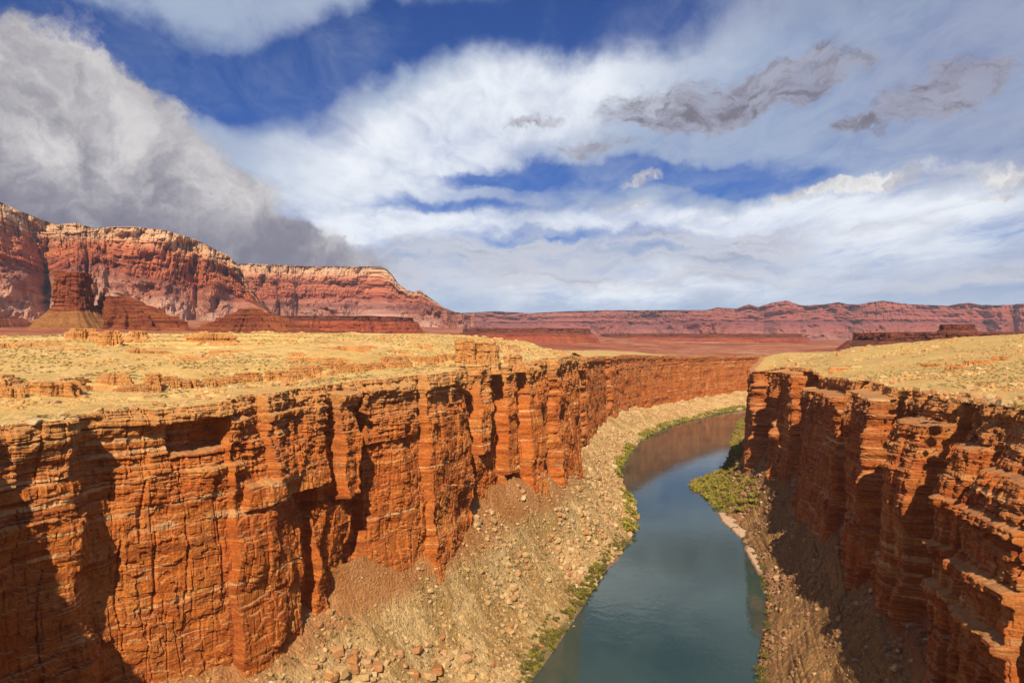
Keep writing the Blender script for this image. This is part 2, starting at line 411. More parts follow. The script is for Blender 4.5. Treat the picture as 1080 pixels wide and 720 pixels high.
SP = np.array(SP, float); SP = np.vstack([SP, [(-9000, 6000, 250), (9000, 6000, -60), (0, 12000, -60), (-9000, -6000, 0), (9000, -6000, 0)]])
def _U(d): return np.where(d > 1e-6, d, 0)        # linear kernel: no overshoot
_d = np.hypot(SP[:, 0][:, None]-SP[:, 0], SP[:, 1][:, None]-SP[:, 1])
_A = np.block([[_U(_d), np.ones((len(SP), 1))], [np.ones((1, len(SP))), np.zeros((1, 1))]])
_w = np.linalg.solve(_A, np.r_[SP[:, 2], 0])
# upper ledge on the left plateau
UP = np.array([W3(-60, 408, 200), W3(0, 407, 212), W3(60, 404, 218), W3(90, 398, 235), W3(150, 402, 240), W3(210, 398, 262), W3(290, 394, 290), W3(330, 396, 305), W3(400, 390, 345), W3(460, 386, 385),
               W3(482, 384, 400), W3(505, 384, 412), W3(532, 384, 430), W3(545, 380, 470), W3(575, 378, 540), W3(600, 374, 640), W3(560, 372, 800)])[:, :2]
UPP = np.vstack([UP, [(-200, 900), (-900, 900), (-900, 150)]])

def height(x, y, d=None):
    sh = np.shape(x); x = np.ravel(x); y = np.ravel(y)
    h = np.full(x.shape, _w[-1])
    for k in range(len(SP)): h += _w[k]*np.hypot(x-SP[k, 0], y-SP[k, 1])
    if d is None: d = rim_signed(x, y)
    d = np.ravel(d)
    away = sm(2, 25, d); r = np.hypot(x, y); far = sm(1000, 2500, r)
    h += (fbm(x/90, y/90, o=3, seed=3)*1.6+fbm(x/22, y/22, o=3, seed=4)*.7)*away*(1-far)
    h += fbm(x/300, y/300, o=5, seed=13)*14*far
    # upper ledge
    near = (x < 120) & (y > 120) & (y < 820)
    if near.any():
        xs, ys = x[near]+fbm(x[near]/7, y[near]/7, o=4, seed=40)*6+vn(x[near]/26, y[near]/26, seed=45)*9, y[near]+fbm(x[near]/7, y[near]/7, o=4, seed=41)*6
        du = seg_dist(xs, ys, UP); du = np.where(inside(xs, ys, UPP), du, -du)
        px = 540+F*x[near]/y[near]
        H = 1.5*sm(-.75, .1, vn(x[near]/31, y[near]/31, seed=46))+.3
        lift = H*(sm(-2, 2, du)*.5+sm(2.5, 5, du)*.25+sm(6.5, 10, du)*.25)*(1-sm(20, 60, du)*sm(300, 200, px))
        base = -H*.5*sm(-22, -1, du)*(du < 0)*(px < 460)*sm(3, 12, d[near])
        h[near] += lift*sm(-1, 3, d[near]) + base*.6
    # low limestone ledges
    T = 2.0
    q = (h+fbm(x/16, y/16, o=3, seed=7)*.9)/T; fl = np.floor(q); fr = q-fl
    led = T*(fl+.35*fr+.65*sm(.80, .95, fr))-T*(q-h/T)*0
    mask = away*(1-far)*sm(-.15, .35, vn(x/70, y/70, seed=21))
    h = h*(1-mask)+(led-fbm(x/16, y/16, o=3, seed=7)*.9)*mask
    h += fbm(x/3.2, y/3.2, o=3, seed=9)*.22*(1-far)
    return h.reshape(sh)

# ------------------------------------------------------------------ canyon walls
NWALL = 340
# (photo column, metres the wall steps out, width of the buttress in columns)
def wall(name, A, side, mat, steps, lean, label, seed, pillar=1.0):
    brk = [p for st in steps if abs(st[2]) >= 2.4 for p in st[:2]]
    def step(x, y):
        r = math.hypot(x, y)
        if y < 95: return 1.2
        if y > 1480: return 5.0
        b_ = max(.20, .00135*r); p_ = 540+F*x/y
        return b_*.22 if any(abs(p_-q_) < 2.6 for q_ in brk) else b_
    s, R = spline(A, step)
    x, y = R[:, 0], R[:, 1]
    tx, ty = np.gradient(x), np.gradient(y)
    k = 41
    ker = np.hanning(k+2)[1:-1]; ker /= ker.sum()
    padx = np.r_[np.full(k//2, tx[0]), tx, np.full(k//2, tx[-1])]; pady = np.r_[np.full(k//2, ty[0]), ty, np.full(k//2, ty[-1])]
    tx = np.convolve(padx, ker, 'valid'); ty = np.convolve(pady, ker, 'valid')
    ln = np.hypot(tx, ty); tx /= ln; ty /= ln
    nx, ny = (ty, -tx) if side == 'L' else (-ty, tx)        # towards the river
    zt = height(x, y, np.zeros_like(x)); zf = R[:, 2]-12
    q = np.linspace(0, 1, NWALL)[:, None]
    Z = zt[None]*(1-q)+zf[None]*q
    S = np.broadcast_to(s[None], Z.shape); X0 = np.broadcast_to(x, Z.shape); Y0 = np.broadcast_to(y, Z.shape)
    depth = zt[None]-Z
    # broad buttresses and alcoves
    D = lean(q, depth, x[None], y[None])
    lf = .38 if side == 'L' else .8
    D = D+lf*(5.0*vn(S/55+.25*vn(S/20, Z/30, seed=seed+30), Z/200, seed=seed)+2.4*vn(S/17, Z/90, seed=seed+1))
    px = (540+F*x/np.maximum(y, 60))[None]
    for (p0, p1, amp, d0, d1) in steps:     # between columns p0 and p1, from depth d0 to d1, the wall moves out by amp
        wob = 1.0*vn(Z/9, Z*0+p0, seed=seed+77)+.5*vn(Z/2.5, Z*0+p1, seed=seed+78)
        e = 1.1
        mk = sm(p0-e, p0+e, px+wob)*(1-sm(p1-e, p1+e, px+wob*1.3))*sm(d0-.6, d0+.6, depth)*(1-sm(d1-.6, d1+.6, depth))
        D = D+amp*mk
    S = S+np.r_[0, np.cumsum(np.abs(np.diff(D, axis=1)).mean(0))][None]     # run of the stone round the corners
    upper = 1-sm(14, 30, depth+6*vn(S/40, Z*0, seed=seed+7))                 # thin bedded cap
    massive = sm(-.35, .25, vn(S/60, Z/30, seed=seed+8)+(.75 if side == 'L' else .5)*sm(12, 28, depth)-.15)   # 1: smooth sheer face
    v0, ez0, es0 = blocks(S+Z*.06, Z, 46, 13, seed+2)
    v1, ez1, es1 = blocks(S-Z*.05, Z, 21, 8, seed+92)
    v2, ez2, es2 = blocks(S, Z, 9, 6.5, seed+12)
    v3, ez3, es3 = blocks(S, Z, 3.1, 5.0, seed+22)
    v4, ez4, es4 = blocks(S, Z, 1.1, 3.0, seed+42)
    colm = sm(-.5, .3, vn(S/90, Z*0, seed=seed+44))
    rough = sm(.1, .5, vn(S/24, Z/20, seed=seed+48)) if side == 'L' else sm(-.5, .2, vn(S/24, Z/20, seed=seed+48))
    fine = np.maximum(upper, (.07+.6*rough*(1-massive)) if side == 'L' else (.2+.8*rough*(1-massive)))
    pillar = (.24 if side == 'L' else .8)*(1-.65*sm(480, 800, Y0))
    D = D+pillar*(3.6*(v0-.5)*(.4+.6*colm)+2.2*(v1-.5))+1.3*(v2-.5)*(.45+.55*fine)+1.35*(v3-.5)*(.12+.88*fine)+.6*(v4-.5)*(.1+.9*fine)
    D = D-pillar*1.6*np.exp(-(es0/.35)**2)*(v0 > .35)-.9*np.exp(-(es1/.28)**2)*(v1 > (.62 if side == 'L' else .3))-.6*np.exp(-(es2/.22)**2)*(v2 > .5)-.5*np.exp(-(ez2/.2)**2)*(.3+.7*fine)-.3*np.exp(-(ez3/.15)**2)*fine
    # beds that run right along the wall, each with its own thickness and hardness
    zb = Z+1.1*vn(S/70, Z*0, seed=seed+101)+.5*vn(S/19, Z*0, seed=seed+102)
    for bh, amp_u, amp_l, sd in ((6.5, 1.3, .18, 103), (1.7, .85, .05, 107)):
        q9 = zb/bh+.6*vn(zb/bh*.8, Z*0, seed=seed+sd); i9 = np.floor(q9); f9 = np.minimum(q9-i9, 1-(q9-i9))*bh
        here = sm(-.35, .1, vn(S/26, i9*1.7, seed=seed+sd+1))
        D = D+((hsh(i9, 1, 0, seed+sd+2)-.5)*here-.35*(upper if side == 'L' else 1)*np.exp(-(f9/.16)**2))*(amp_u*upper+(amp_l if side == 'L' else amp_u*.75)*(1-upper))
    # scars where slabs have come away from the sheer faces
    sc = fbm(S/15+Z/30, Z/13, o=4, seed=seed+50); q8 = np.floor(sc*5+.35*vn(S/3, Z/3, seed=seed+52))/5
    D = D+massive*((2.4 if side == 'L' else 1.6)*q8+.6*sc)
    D = D+.26*fbm(S/2.6, Z/2.9, o=4, seed=seed+60)+.12*fbm(S/.8, Z/.6, o=2, seed=seed+61)
    Zd = Z+.35*fbm(S/4, Z/4, o=2, seed=seed+62)*np.minimum(1, depth/3)
    XX = X0+nx[None]*D; YY = Y0+ny[None]*D
    # ledge top running inland
    k = 36
    w = np.linspace(0, 1, k)[:, None]
    Dc = D[0][None]*(1-w)-12*w
    XC = x[None]+nx[None]*Dc; YC = y[None]+ny[None]*Dc
    ZC = height(XC, YC, np.maximum(0, -Dc))-.3*w**3+.06
    ZC = ZC*np.minimum(1, w*12)+(Zd[0][None])*(1-np.minimum(1, w*12))
    V = np.stack([np.vstack([XC[::-1][:-1], XX]), np.vstack([YC[::-1][:-1], YY]), np.vstack([ZC[::-1][:-1], Zd])], -1)
    fc = grid_faces(V.shape[0], V.shape[1])
    if side == 'R': fc = fc[:, ::-1]
    mi = np.zeros((V.shape[0]-1, V.shape[1]-1), int); mi[:k-3] = 1
    o = mesh_obj(name, V, fc, mat, mats=[mat, M_plat], matidx=mi.ravel())
    struct(o, label)
    return s, R, nx, ny

def lean_left(q, depth, x, y):
    base = 4.5*q-1.2*np.exp(-((depth-11)/5)**2)+1.0*np.exp(-((depth-4)/3.0)**2)
    base = base+1.0*sm(.72, 1, q)**1.5
    return base
def lean_right(q, depth, x, y):
    nearw = 1-sm(240, 420, y)
    return 3*q+6*nearw*sm(0, 26, depth)-5*nearw + 5*sm(.6, 1, q)*(1-nearw)

STEPS_L = [(160, 238, 2.2, -9, 4.5), (180, 238, -5.5, 4.5, 13), (238, 332, 2.5, 6, 200), (276, 330, 3.0, -9, 26), (250, 330, 2.5, 26, 33), (300, 320, -4.5, 33, 200),
           (343, 361, 7.0, 3, 40), (362, 378, -4.5, 5, 200), (378, 431, 1.8, 3, 24), (436, 481, 4.5, -9, 200), (484, 492, -5.5, -9, 200),
           (494, 505, 4.0, -9, 44), (520, 527, -3.5, 4, 200), (527, 540, 3.5, 0, 60), (548, 562, 6.0, 2, 200), (562, 566, -4, 2, 200), (575, 602, 7.0, 0, 200), (602, 612, -6, 0, 200), (612, 624, 2, 0, 200), (640, 650, 5, 0, 200)]
STEPS_R = [(862, 906, 11, 8, 200), (906, 918, -5.5, 0, 200), (918, 940, 8.0, 4, 90), (940, 946, -3, 3, 200), (836, 850, 9, 3, 200), (850, 861, -5, 2, 200), (824, 836, 7, 2, 200), (812, 819, -4, 2, 200),
           (800, 811, 10, 0, 200), (960, 985, 7.5, 9, 75), (985, 1000, -3, 3, 60), (1006, 1035, 5.0, 12, 200), (1035, 1045, -1.0, 5, 200), (1046, 1110, 3.5, 16, 200), (1020, 1110, 2.5, 26, 29), (1015, 1110, 3, 40, 43), (1010, 1110, 3, 52, 54.5)]
sL, RL, nxL, nyL = wall('left_canyon_wall', LEFT, 'L', M_left, STEPS_L, lean_left, 'sunlit orange red cliff of the left canyon wall with deep joints and ledges', 100)
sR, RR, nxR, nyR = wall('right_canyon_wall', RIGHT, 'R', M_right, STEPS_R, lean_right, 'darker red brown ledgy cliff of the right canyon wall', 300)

# ------------------------------------------------------------------ talus slopes
def talus(name, A, side, mat, label, seed):
    s, R = spline(A, lambda x, y: (2.0 if y < 95 else max(.5, .0022*math.hypot(x, y))))
    n = 190
    x, y, zf, wx, wy, ex = R.T
    tx, ty = np.gradient(x), np.gradient(y); ln = np.hypot(tx, ty)+1e-9
    nx, ny = (ty/ln, -tx/ln) if side == 'L' else (-ty/ln, tx/ln)
    off = 8.0 if side == 'L' else 9.0
    fx, fy = x+nx*off, y+ny*off
    t = np.linspace(-.25, 1.12, n)[:, None]
    X = fx+(wx-fx)*t; Y = fy+(wy-fy)*t
    tc = np.clip(t, -1, 1)
    Z = WATER+(zf-WATER)*np.where(tc < 1, np.maximum(0, 1-tc), 0)**ex
    Z = np.where(t > 1, WATER-(t-1)*30, Z)
    Sb = np.broadcast_to(s[None], X.shape); 
    up = np.clip(1-t, 0, 1)
    fans = 7.0*np.abs(vn(Sb/48, Sb*0, seed=seed))*np.exp(-((t-.1)/.35)**2)
    Z = Z+fans*np.minimum(1, up*3)
    Z = Z+(2.2*fbm(X/22, Y/22, o=3, seed=seed+1)+1.1*fbm(X/6, Y/6, o=3, seed=seed+2))*np.minimum(1, up*5)
    gl = 1-np.abs(vn(Sb/13+.5*vn(X/9, Y/9, seed=seed+15), t*1.2, seed=seed+14)); Z = Z-2.0*gl**6*np.minimum(1, up*4)*np.minimum(1, np.maximum(0, t+.1)*4)
    r = fbm(X/1.9, Y/1.9, o=3, seed=seed+3); Z = Z+.65*np.abs(r)*np.minimum(1, up*8+.3)
    if side == 'R':
        Z = Z+2.6*np.minimum(1, up*4)*(np.abs(vn(t*9+Sb/70, Sb/55, seed=seed+9))+.5*np.abs(vn(t*22+Sb/50, Sb/25, seed=seed+10)))
    if False:      # ribs of bedrock stepping down through the slope
        rib = np.abs(vn(X/15+Y/60, Y/40, seed=seed+9)); g = X*.8-Y*.25
        Z = Z+np.minimum(1, up*4)*1.8*sm(.45, .6, vn(X/20, Y/45, seed=seed+11)*.5+.5)*((g/5)%1 > .5)
    # ragged waterline
    sh = 4.5*fbm(Sb/30, Sb*0+2, o=4, seed=seed+5)
    Z = Z+.13*sh*np.exp(-((t-1)/.06)**2)*4*.3
    fc = grid_faces(n, len(s))
    if side == 'R': fc = fc[:, ::-1]
    V = np.stack([X, Y, Z], -1)
    o = mesh_obj(name, V, fc, mat)
    struct(o, label)
    return V, np.broadcast_to(t, X.shape)
VL, TL = talus('left_talus_slope', LEFT, 'L', M_talus, 'pale tan slope of broken rock below the left cliff down to the river', 500)
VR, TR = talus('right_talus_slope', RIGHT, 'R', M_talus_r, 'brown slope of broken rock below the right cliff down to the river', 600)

# ------------------------------------------------------------------ ground around: polar sheet about the bridge
az = np.r_[np.arange(-180, -60, 3.), np.arange(-60, -38, .5), np.arange(-38, 38, 76/1350.), np.arange(38, 60, .5), np.arange(60, 180, 3.)]
rr = [40.]
while rr[-1] < 13500:
    r = rr[-1]; rr.append(r+(8 if r < 110 else r*.0042 if r < 900 else r*.008 if r < 2500 else r*.02))
rr = np.array(rr)
AZ, RRg = np.meshgrid(np.radians(az), rr)
X = RRg*np.sin(AZ); Y = RRg*np.cos(AZ)
D = rim_signed(X, Y)
H = height(X, Y, D)
keep_v = D > 8.5
kf = keep_v[:-1, :]&keep_v[1:, :]
kf = kf & np.roll(kf, -1, axis=1)
rid = np.broadcast_to(rr[:-1, None], kf.shape)
V = np.stack([X, Y, H], -1)
allF = grid_faces(len(rr), len(az), wrap=True).reshape(len(rr)-1, len(az), 4)
# tan plateau gives way to red shale beyond the crest
edge = 950+140*vn(np.degrees(AZ)*.12, AZ*0, seed=70)+60*vn(np.degrees(AZ)*.9, AZ*0, seed=71)
pxs = 540+F*np.tan(np.clip(AZ, -1.2, 1.2))
edge = np.where(np.abs(AZ) < 1.2, edge+500*sm(560, 640, pxs)*(1-sm(1200, 1500, pxs)), edge)
isp = (RRg[:-1] < edge[:-1])
def compact(name, mask, mat, label):
    Fq = allF[mask]; u, inv = np.unique(Fq, return_inverse=True)
    o = mesh_obj(name, V.reshape(-1, 3)[u], inv.reshape(-1, 4), mat)
    return struct(o, label)
compact('plateau', kf & isp, M_plat, 'pale yellow tan plateau on both sides of the canyon')
compact('desert_floor', kf & ~isp, M_floor, 'red desert floor between the plateau and the far cliffs')

# river
wv = np.array([(-120, -270, WATER), (1000, -270, WATER), (1000, 1850, WATER), (-120, 1850, WATER)], float)
river = mesh_obj('river_water', wv, [[0, 1, 2, 3]], M_water)
struct(river, 'calm green blue river winding along the canyon bottom')

# ------------------------------------------------------------------ far escarpments
def escarpment(name, ridge, foot, dist, toe_len, mat, label, cols, amp, wl, seed, cliff_back=120, toe_drop=60, bench=None):
    """ridge: (photo column, row) of the skyline; foot: (column, row) of the cliff foot; dist(px) metres"""
    ridge = np.array(ridge, float); foot = np.array(foot, float)
    px = np.linspace(ridge[0, 0], ridge[-1, 0], cols)
    Y0 = np.interp(px, [d[0] for d in dist], [d[1] for d in dist])
    ry = np.interp(px, ridge[:, 0], ridge[:, 1]); fy = np.interp(px, foot[:, 0], foot[:, 1])
    zr = (HY-ry)/F*Y0; zf = (HY-fy)/F*Y0
    X0 = (px-540)/F*Y0
    s = np.r_[0, np.cumsum(np.hypot(np.diff(X0), np.diff(Y0)))]
    nr = 210
    t = np.linspace(0, 1, nr)[:, None]
    tc = .42                       # rows below: apron, above: cliff
    a = np.clip(t/tc, 0, 1); c = np.clip((t-tc)/(1-tc), 0, 1)
    zb = zf-toe_drop
    Z = zb+(zf-zb)*a**1.5+(zr-zf)*c
    # push: metres towards the camera
    push = toe_len*(1-a)**1.0-cliff_back*c**.8
    if bench: push = push+bench*((sm(.30, .34, c)+sm(.74, .77, c)-1)*-1)*sm(0, .2, c)
    S = s[None]+0*t
    S = S+wl*.35*vn(S/wl*1.3, 0*S, seed=seed+20)
    sk = S+.10*wl*np.sin(S/wl*2.1)*c
    n1 = np.abs(vn(sk/wl, 0*S, seed=seed)); n2 = np.abs(vn(sk/(wl*.37), .15*c, seed=seed+1)); n3 = np.abs(vn(sk/(wl*.15), .5*c, seed=seed+2)); n4 = np.abs(vn(S/(wl*.06), c*1.5, seed=seed+3))
    g1 = np.maximum(0, n1-.40*c)*1.5; g2 = np.maximum(0, n2-.5*c)*.9
    g = g1+g2+(n3*.30*(.25+.75*sm(0, .2, c))+n4*.11*sm(0, .2, c))*(.4+.6*vn(sk/(wl*.5), c*4, seed=seed+9))
    env = (1-.25*c)*(1-.85*(1-a))
    push = push+amp*g*env
    bed = hsh(np.floor(Z/14+.4*vn(S/900, 0*S, seed=seed+5)), 0, 0, seed+6)
    push = push+(bed-.5)*amp*.05*sm(0, .12, c)*(c < 1)
    push = push+amp*.22*fbm(S/(wl*.5), (push+a*900)/(wl*.4), o=4, seed=seed+31)*(c <= 0)*a*(1-a)*4
    b1, e1, f1 = blocks(sk, Z, wl*.16, wl*.13, seed+40); b2, e2, f2 = blocks(sk, Z, wl*.06, wl*.05, seed+44)
    cl_ = sm(0, .10, c)*(c < 1)
    push = push+cl_*amp*(.10*(b1-.5)+.05*(b2-.5)-.06*np.exp(-(f1/(wl*.008))**2)-.05*np.exp(-(f2/(wl*.006))**2)*(b2 > .4)-.03*np.exp(-(e1/(wl*.008))**2))
    push = push+amp*.30*fbm(sk/(wl*.12), c*5+a*7, o=5, seed=seed+48)*(.8+.2*cl_)*np.minimum(1, a*1.5)
    Z = Z+(1-a)*0+fbm(S/150, t*12, o=5, seed=seed+7)*(4+34*(c <= 0))*np.minimum(1, a*3)*np.minimum(1, (1-a)*4+.15)*(1-c)
    Z = Z+c*0
    Z = Z-np.maximum(push, -400)*Z/np.hypot(X0, Y0)[None]*c      # the rim is lower where a buttress stands forward
    u = np.stack([X0, Y0], -1); u = -u/np.linalg.norm(u, axis=1)[:, None]
    XX = X0[None]+u[:, 0][None]*push; YY = Y0[None]+u[:, 1][None]*push
    band = .34*a+.66*c
    # flat top running back
    kk = 10; w = np.linspace(0, 1, kk)[1:, None]
    XB = XX[-1][None]-u[:, 0][None]*w*1500; YB = YY[-1][None]-u[:, 1][None]*w*1500; ZB = Z[-1][None]-w*60+0*XB
    V = np.stack([np.vstack([XX, XB]), np.vstack([YY, YB]), np.vstack([Z, ZB])], -1)
    bd = np.vstack([band+0*XX, np.ones_like(XB)])
    o = mesh_obj(name, V, grid_faces(V.shape[0], V.shape[1])[:, ::-1][:, [1, 0, 3, 2]], mat)
    at = o.data.attributes.new('band', 'FLOAT', 'POINT'); at.data.foreach_set('value', bd.astype(np.float32).ravel())
    return struct(o, label)

escarpment('escarpment', [(-330, 190), (-150, 196), (-40, 205), (0, 213), (20, 222), (45, 232), (60, 237), (80, 235), (100, 241), (120, 239), (140, 239), (175, 243), (205, 252), (225, 262), (240, 269), (252, 280), (262, 300), (275, 318), (290, 332)],
           [(-330, 285), (0, 292), (55, 294), (75, 296), (110, 292), (140, 303), (200, 308), (240, 312), (262, 320), (290, 336)],
           [(-330, 3400), (0, 3300), (80, 3450), (120, 3200), (250, 3300), (290, 3500)], 1100, M_verm, 'tall banded red escarpment with cream coloured rim at the left', 1500, 420, 430, 900, 150, 240, bench=22)
escarpment('headland', [(225, 300), (240, 278), (258, 278), (290, 279), (330, 281), (370, 281), (400, 281), (408, 284), (414, 290), (420, 299), (428, 305), (436, 308), (443, 306), (455, 315), (468, 324), (480, 329), (500, 332)],
           [(225, 320), (260, 322), (300, 320), (400, 318), (440, 323), (480, 332), (500, 336)],
           [(225, 4600), (300, 4900), (420, 5000), (500, 5200)], 1000, M_verm2, 'flat topped red headland sloping down to the plain beyond the escarpment', 1100, 380, 390, 940, 160, 240, bench=24)
escarpment('far_ridge', [(455, 333), (480, 330), (520, 328), (560, 330), (600, 328), (640, 327), (700, 327), (745, 327), (757, 324), (768, 325), (776, 325.5), (790, 320.5), (800, 323.5), (812, 319.5), (830, 316.8), (842, 321), (850, 322), (870, 320.5), (885, 318), (895, 320.5), (905, 321),
                     (918, 318.5), (932, 317), (945, 319), (960, 320.5), (1000, 321.8), (1010, 320), (1020, 319), (1035, 321), (1050, 322), (1080, 320), (1200, 316), (1400, 318)],
           [(455, 341), (600, 342), (700, 343), (800, 341), (900, 341), (1080, 342), (1400, 342)],
           [(455, 9800), (700, 9000), (850, 8600), (1080, 7800), (1400, 7200)], 2600, M_echo, 'long low purple red ridge along the horizon at the right', 1500, 900, 900, 980, 500, 330, bench=50)

# ------------------------------------------------------------------ mesas, butte, outcrops
def formation(name, cx, cy, a, bq, rot, prof, mat, seed, loc=None, nz=60, nth=420, irr=.18, block=None, capmat=None, cap_from=None, lump=0, top_noise=.02, pw=2.0):
    """prof: (z, radius scale) from the foot up to the rim; closed by a flat top"""
    th = np.linspace(0, 2*math.pi, nth, endpoint=False)[None]
    pz = np.array([p[0] for p in prof]); pr = np.array([p[1] for p in prof])
    L = np.r_[0, np.cumsum(np.hypot(np.diff(pz), np.diff(pr)*min(a, bq)))]
    l = np.linspace(0, L[-1], nz)[:, None]
    z = np.interp(l, L, pz); rs = np.interp(l, L, pr)
    R0 = (np.abs(np.cos(th)/a)**pw+np.abs(np.sin(th)/bq)**pw)**(-1/pw)
    c_, s_ = np.cos(th), np.sin(th)
    irrn = 1+irr*vn(c_*2+7, s_*2+3, seed=seed)+irr*.6*vn(c_*5, s_*5, seed=seed+1)+irr*.35*vn(c_*13, s_*13, seed=seed+2)
    R = R0*irrn*rs
    S = th*(a+bq)/2+0*z; Z = z+0*th
    size = block or (pz[-1]-pz[0])*.12
    v1, ez, es = blocks(S, Z, size, size*1.6, seed+5); v2, ez2, es2 = blocks(S, Z, size*.35, size*.8, seed+9)
    dz9 = np.gradient(z[:, 0]); dr9 = np.gradient(rs[:, 0])*min(a, bq)
    st9 = sm(.8, 2.2, np.abs(dz9)/(np.abs(dr9)+1e-6))[:, None]
    R = R+(.02+.98*st9)*((v1-.5)*size*.5+(v2-.5)*size*.25-np.exp(-(es/(size*.1))**2)*size*.2)+fbm(S/size, Z/size*.6+R/size, o=4, seed=seed+11)*size*.3
    if lump: Z = Z+lump*fbm(S/size*.6+3, R/size*.6, o=3, seed=seed+13)
    x = R*np.cos(th); y = R*np.sin(th)
    topn = 6; w = np.linspace(1, 0, topn+1)[1:, None]
    xt = x[-1]*w; yt = y[-1]*w; zt = Z[-1]*w+pz[-1]*(1-w)+top_noise*(pz[-1]-pz[0])*vn(xt/(a*.2)+9, yt/(a*.2), seed=seed+15)
    x = np.vstack([x, xt]); y = np.vstack([y, yt]); Z = np.vstack([Z, zt])
    cr, sr = math.cos(rot), math.sin(rot)
    V = np.stack([x*cr-y*sr, x*sr+y*cr, Z], -1)
    V[..., 0] += cx; V[..., 1] += cy
    fc = grid_faces(V.shape[0], nth, wrap=True)
    return V, fc

def put_formation(name, loc, V, fc, mat, label, cat, kind=None, group=None, split=None, capmat=None, capname='caprock', skirtmat=None):
    if split is None:
        o = mesh_obj(name, V, fc, mat, loc=loc); tag(o, label, cat, group, kind); return o
    e = bpy.data.objects.new(name, None); COL.objects.link(e); e.location = loc
    tag(e, label, cat, group, kind)
    nth = V.shape[1]; nf = fc.reshape(-1, nth, 4)
    for nm, rows, m in (('talus_skirt', slice(0, split), skirtmat or mat), (capname, slice(split, None), capmat)):
        f = nf[rows].reshape(-1, 4); u, inv = np.unique(f, return_inverse=True)
        c = mesh_obj(nm, V.reshape(-1, 3)[u]-np.array(loc), inv.reshape(-1, 4), m, parent=e)
    return e

def stepped(z0, z1, r0, r1, n, rng):
    pr = [(z0, r0)]; w = rng.uniform(.5, 1.6, n); w = np.cumsum(w)/w.sum(); za = z0; ra = r0
    for k in range(n):
        zb = z0+(z1-z0)*w[k]; rb_ = r0+(r1-r0)*w[k]; v = rng.uniform(.35, .75)
        pr += [(za+(zb-za)*(1-v), ra+(rb_-ra)*.82), (zb, ra+(rb_-ra)*.88)]; za, ra = zb, rb_
        pr += [(zb+.01, rb_)]
    return pr
def zat(px, py, Y): return (HY-py)/F*Y
# butte: flat-topped tower on a cone
Y = 1500; bx = (78-540)/F*Y
k = Y/F
V, fc = formation('b', bx, Y, 29, 44, .2, [(zat(0, 357, Y), 2.8), (zat(0, 347, Y), 2.25), (zat(0, 336, Y), 1.6), (zat(0, 327, Y), 1.15), (zat(0, 322, Y), 1.0), (zat(0, 305, Y), .98), (zat(0, 304, Y), .93), (zat(0, 296, Y), .95), (zat(0, 295, Y), .88), (zat(0, 289, Y), .90)],
                  M_butte, 21, pw=3.5, lump=4, nz=110, nth=460, irr=.10, block=11, top_noise=.025)
L = 0
put_formation('rock_butte', (bx, Y, zat(0, 350, Y)), V, fc, M_butte, 'red flat topped rock tower standing on a cone of debris at the left', 'butte', split=52, capmat=M_butte, capname='rock_tower', skirtmat=M_cone)
# ledgy spur to the right of the butte
Y = 1560; cx = (136-540)/F*Y
V, fc = formation('b', cx, Y, 105, 70, -.12, [(zat(0, 358, Y), 1.3)]+stepped(zat(0, 347, Y), zat(0, 313, Y), 1.0, .2, 6, np.random.default_rng(4)),
                  M_butte, 23, nz=170, irr=.4, block=6, lump=3)
V[..., 0] -= 26*sm(zat(0, 335, Y), zat(0, 305, Y), V[..., 2])*1.2
put_formation('rock_hill', (cx, Y, zat(0, 350, Y)), V, fc, M_butte, 'ledgy dark red hill falling away to the right of the rock tower', 'rocky hill')
Y = 1700; cx = (262-540)/F*Y
V, fc = formation('b', cx, Y, 118, 80, 0, [(zat(0, 360, Y), 1.6)]+stepped(zat(0, 346, Y), zat(0, 326, Y), 1.1, .2, 4, np.random.default_rng(8)), M_butte, 27, nz=130, irr=.4, block=5, lump=2)
put_formation('rock_hill', (cx, Y, zat(0, 350, Y)), V, fc, M_butte, 'low rounded red hill with layered ledges between rock tower and dark capped mesa', 'rocky hill')
Y = 1500; cx = (0-540)/F*Y
V, fc = formation('b', cx, Y, 50, 60, 0, [(zat(0, 358, Y), 1.5), (zat(0, 345, Y), 1.0), (zat(0, 340, Y), .8), (zat(0, 335, Y), .6)], M_cap, 29, nz=50, irr=.2, block=5)
put_formation('rock_hill', (cx, Y, zat(0, 350, Y)), V, fc, M_cap, 'small dark rocky knoll at the left edge beside the rock tower', 'rocky hill')
# mesas
def mesa(px0, px1, ytop, ycap, yfoot, Y, depth, label, seed, mat=M_mesa, skirt=1.16, name='mesa'):
    cx = ((px0+px1)/2-540)/F*Y; a = (px1-px0)/2/F*Y/ (1.02)
    V, fc = formation('m', cx, Y+depth, a, depth, 0, [(zat(0, yfoot, Y), skirt), (zat(0, ycap, Y), 1.03), (zat(0, ycap, Y)+.5, .995), (zat(0, ytop, Y), .985)], mat, seed, nz=60, nth=700, irr=.05, block=max(4, (ycap-ytop)*Y/F*.7), top_noise=.05)
    return put_formation(name, (cx, Y+depth, zat(0, yfoot, Y)), V, fc, mat, label, 'mesa', split=44, capmat=M_cap)
mesa(225, 424, 333, 338, 360, 1900, 200, 'dark capped red mesa in front of the red headland, left of centre', 31)
mesa(480, 634, 346, 350.5, 374, 2300, 260, 'flat topped dark red mesa in the middle of the picture', 33, skirt=1.3)
mesa(640, 872, 352, 355, 374, 3200, 300, 'low long purple red mesa behind the far plateau, right of centre', 35, skirt=1.2)
mesa(958, 1200, 350.5, 360, 372, 1150, 160, 'low dark red terrace on the skyline of the right plateau', 37, mat=M_cap)
mesa(1004, 1036, 342, 347, 356, 1190, 26, 'small dark square topped knob on the right skyline', 39, mat=M_cap, skirt=1.5)

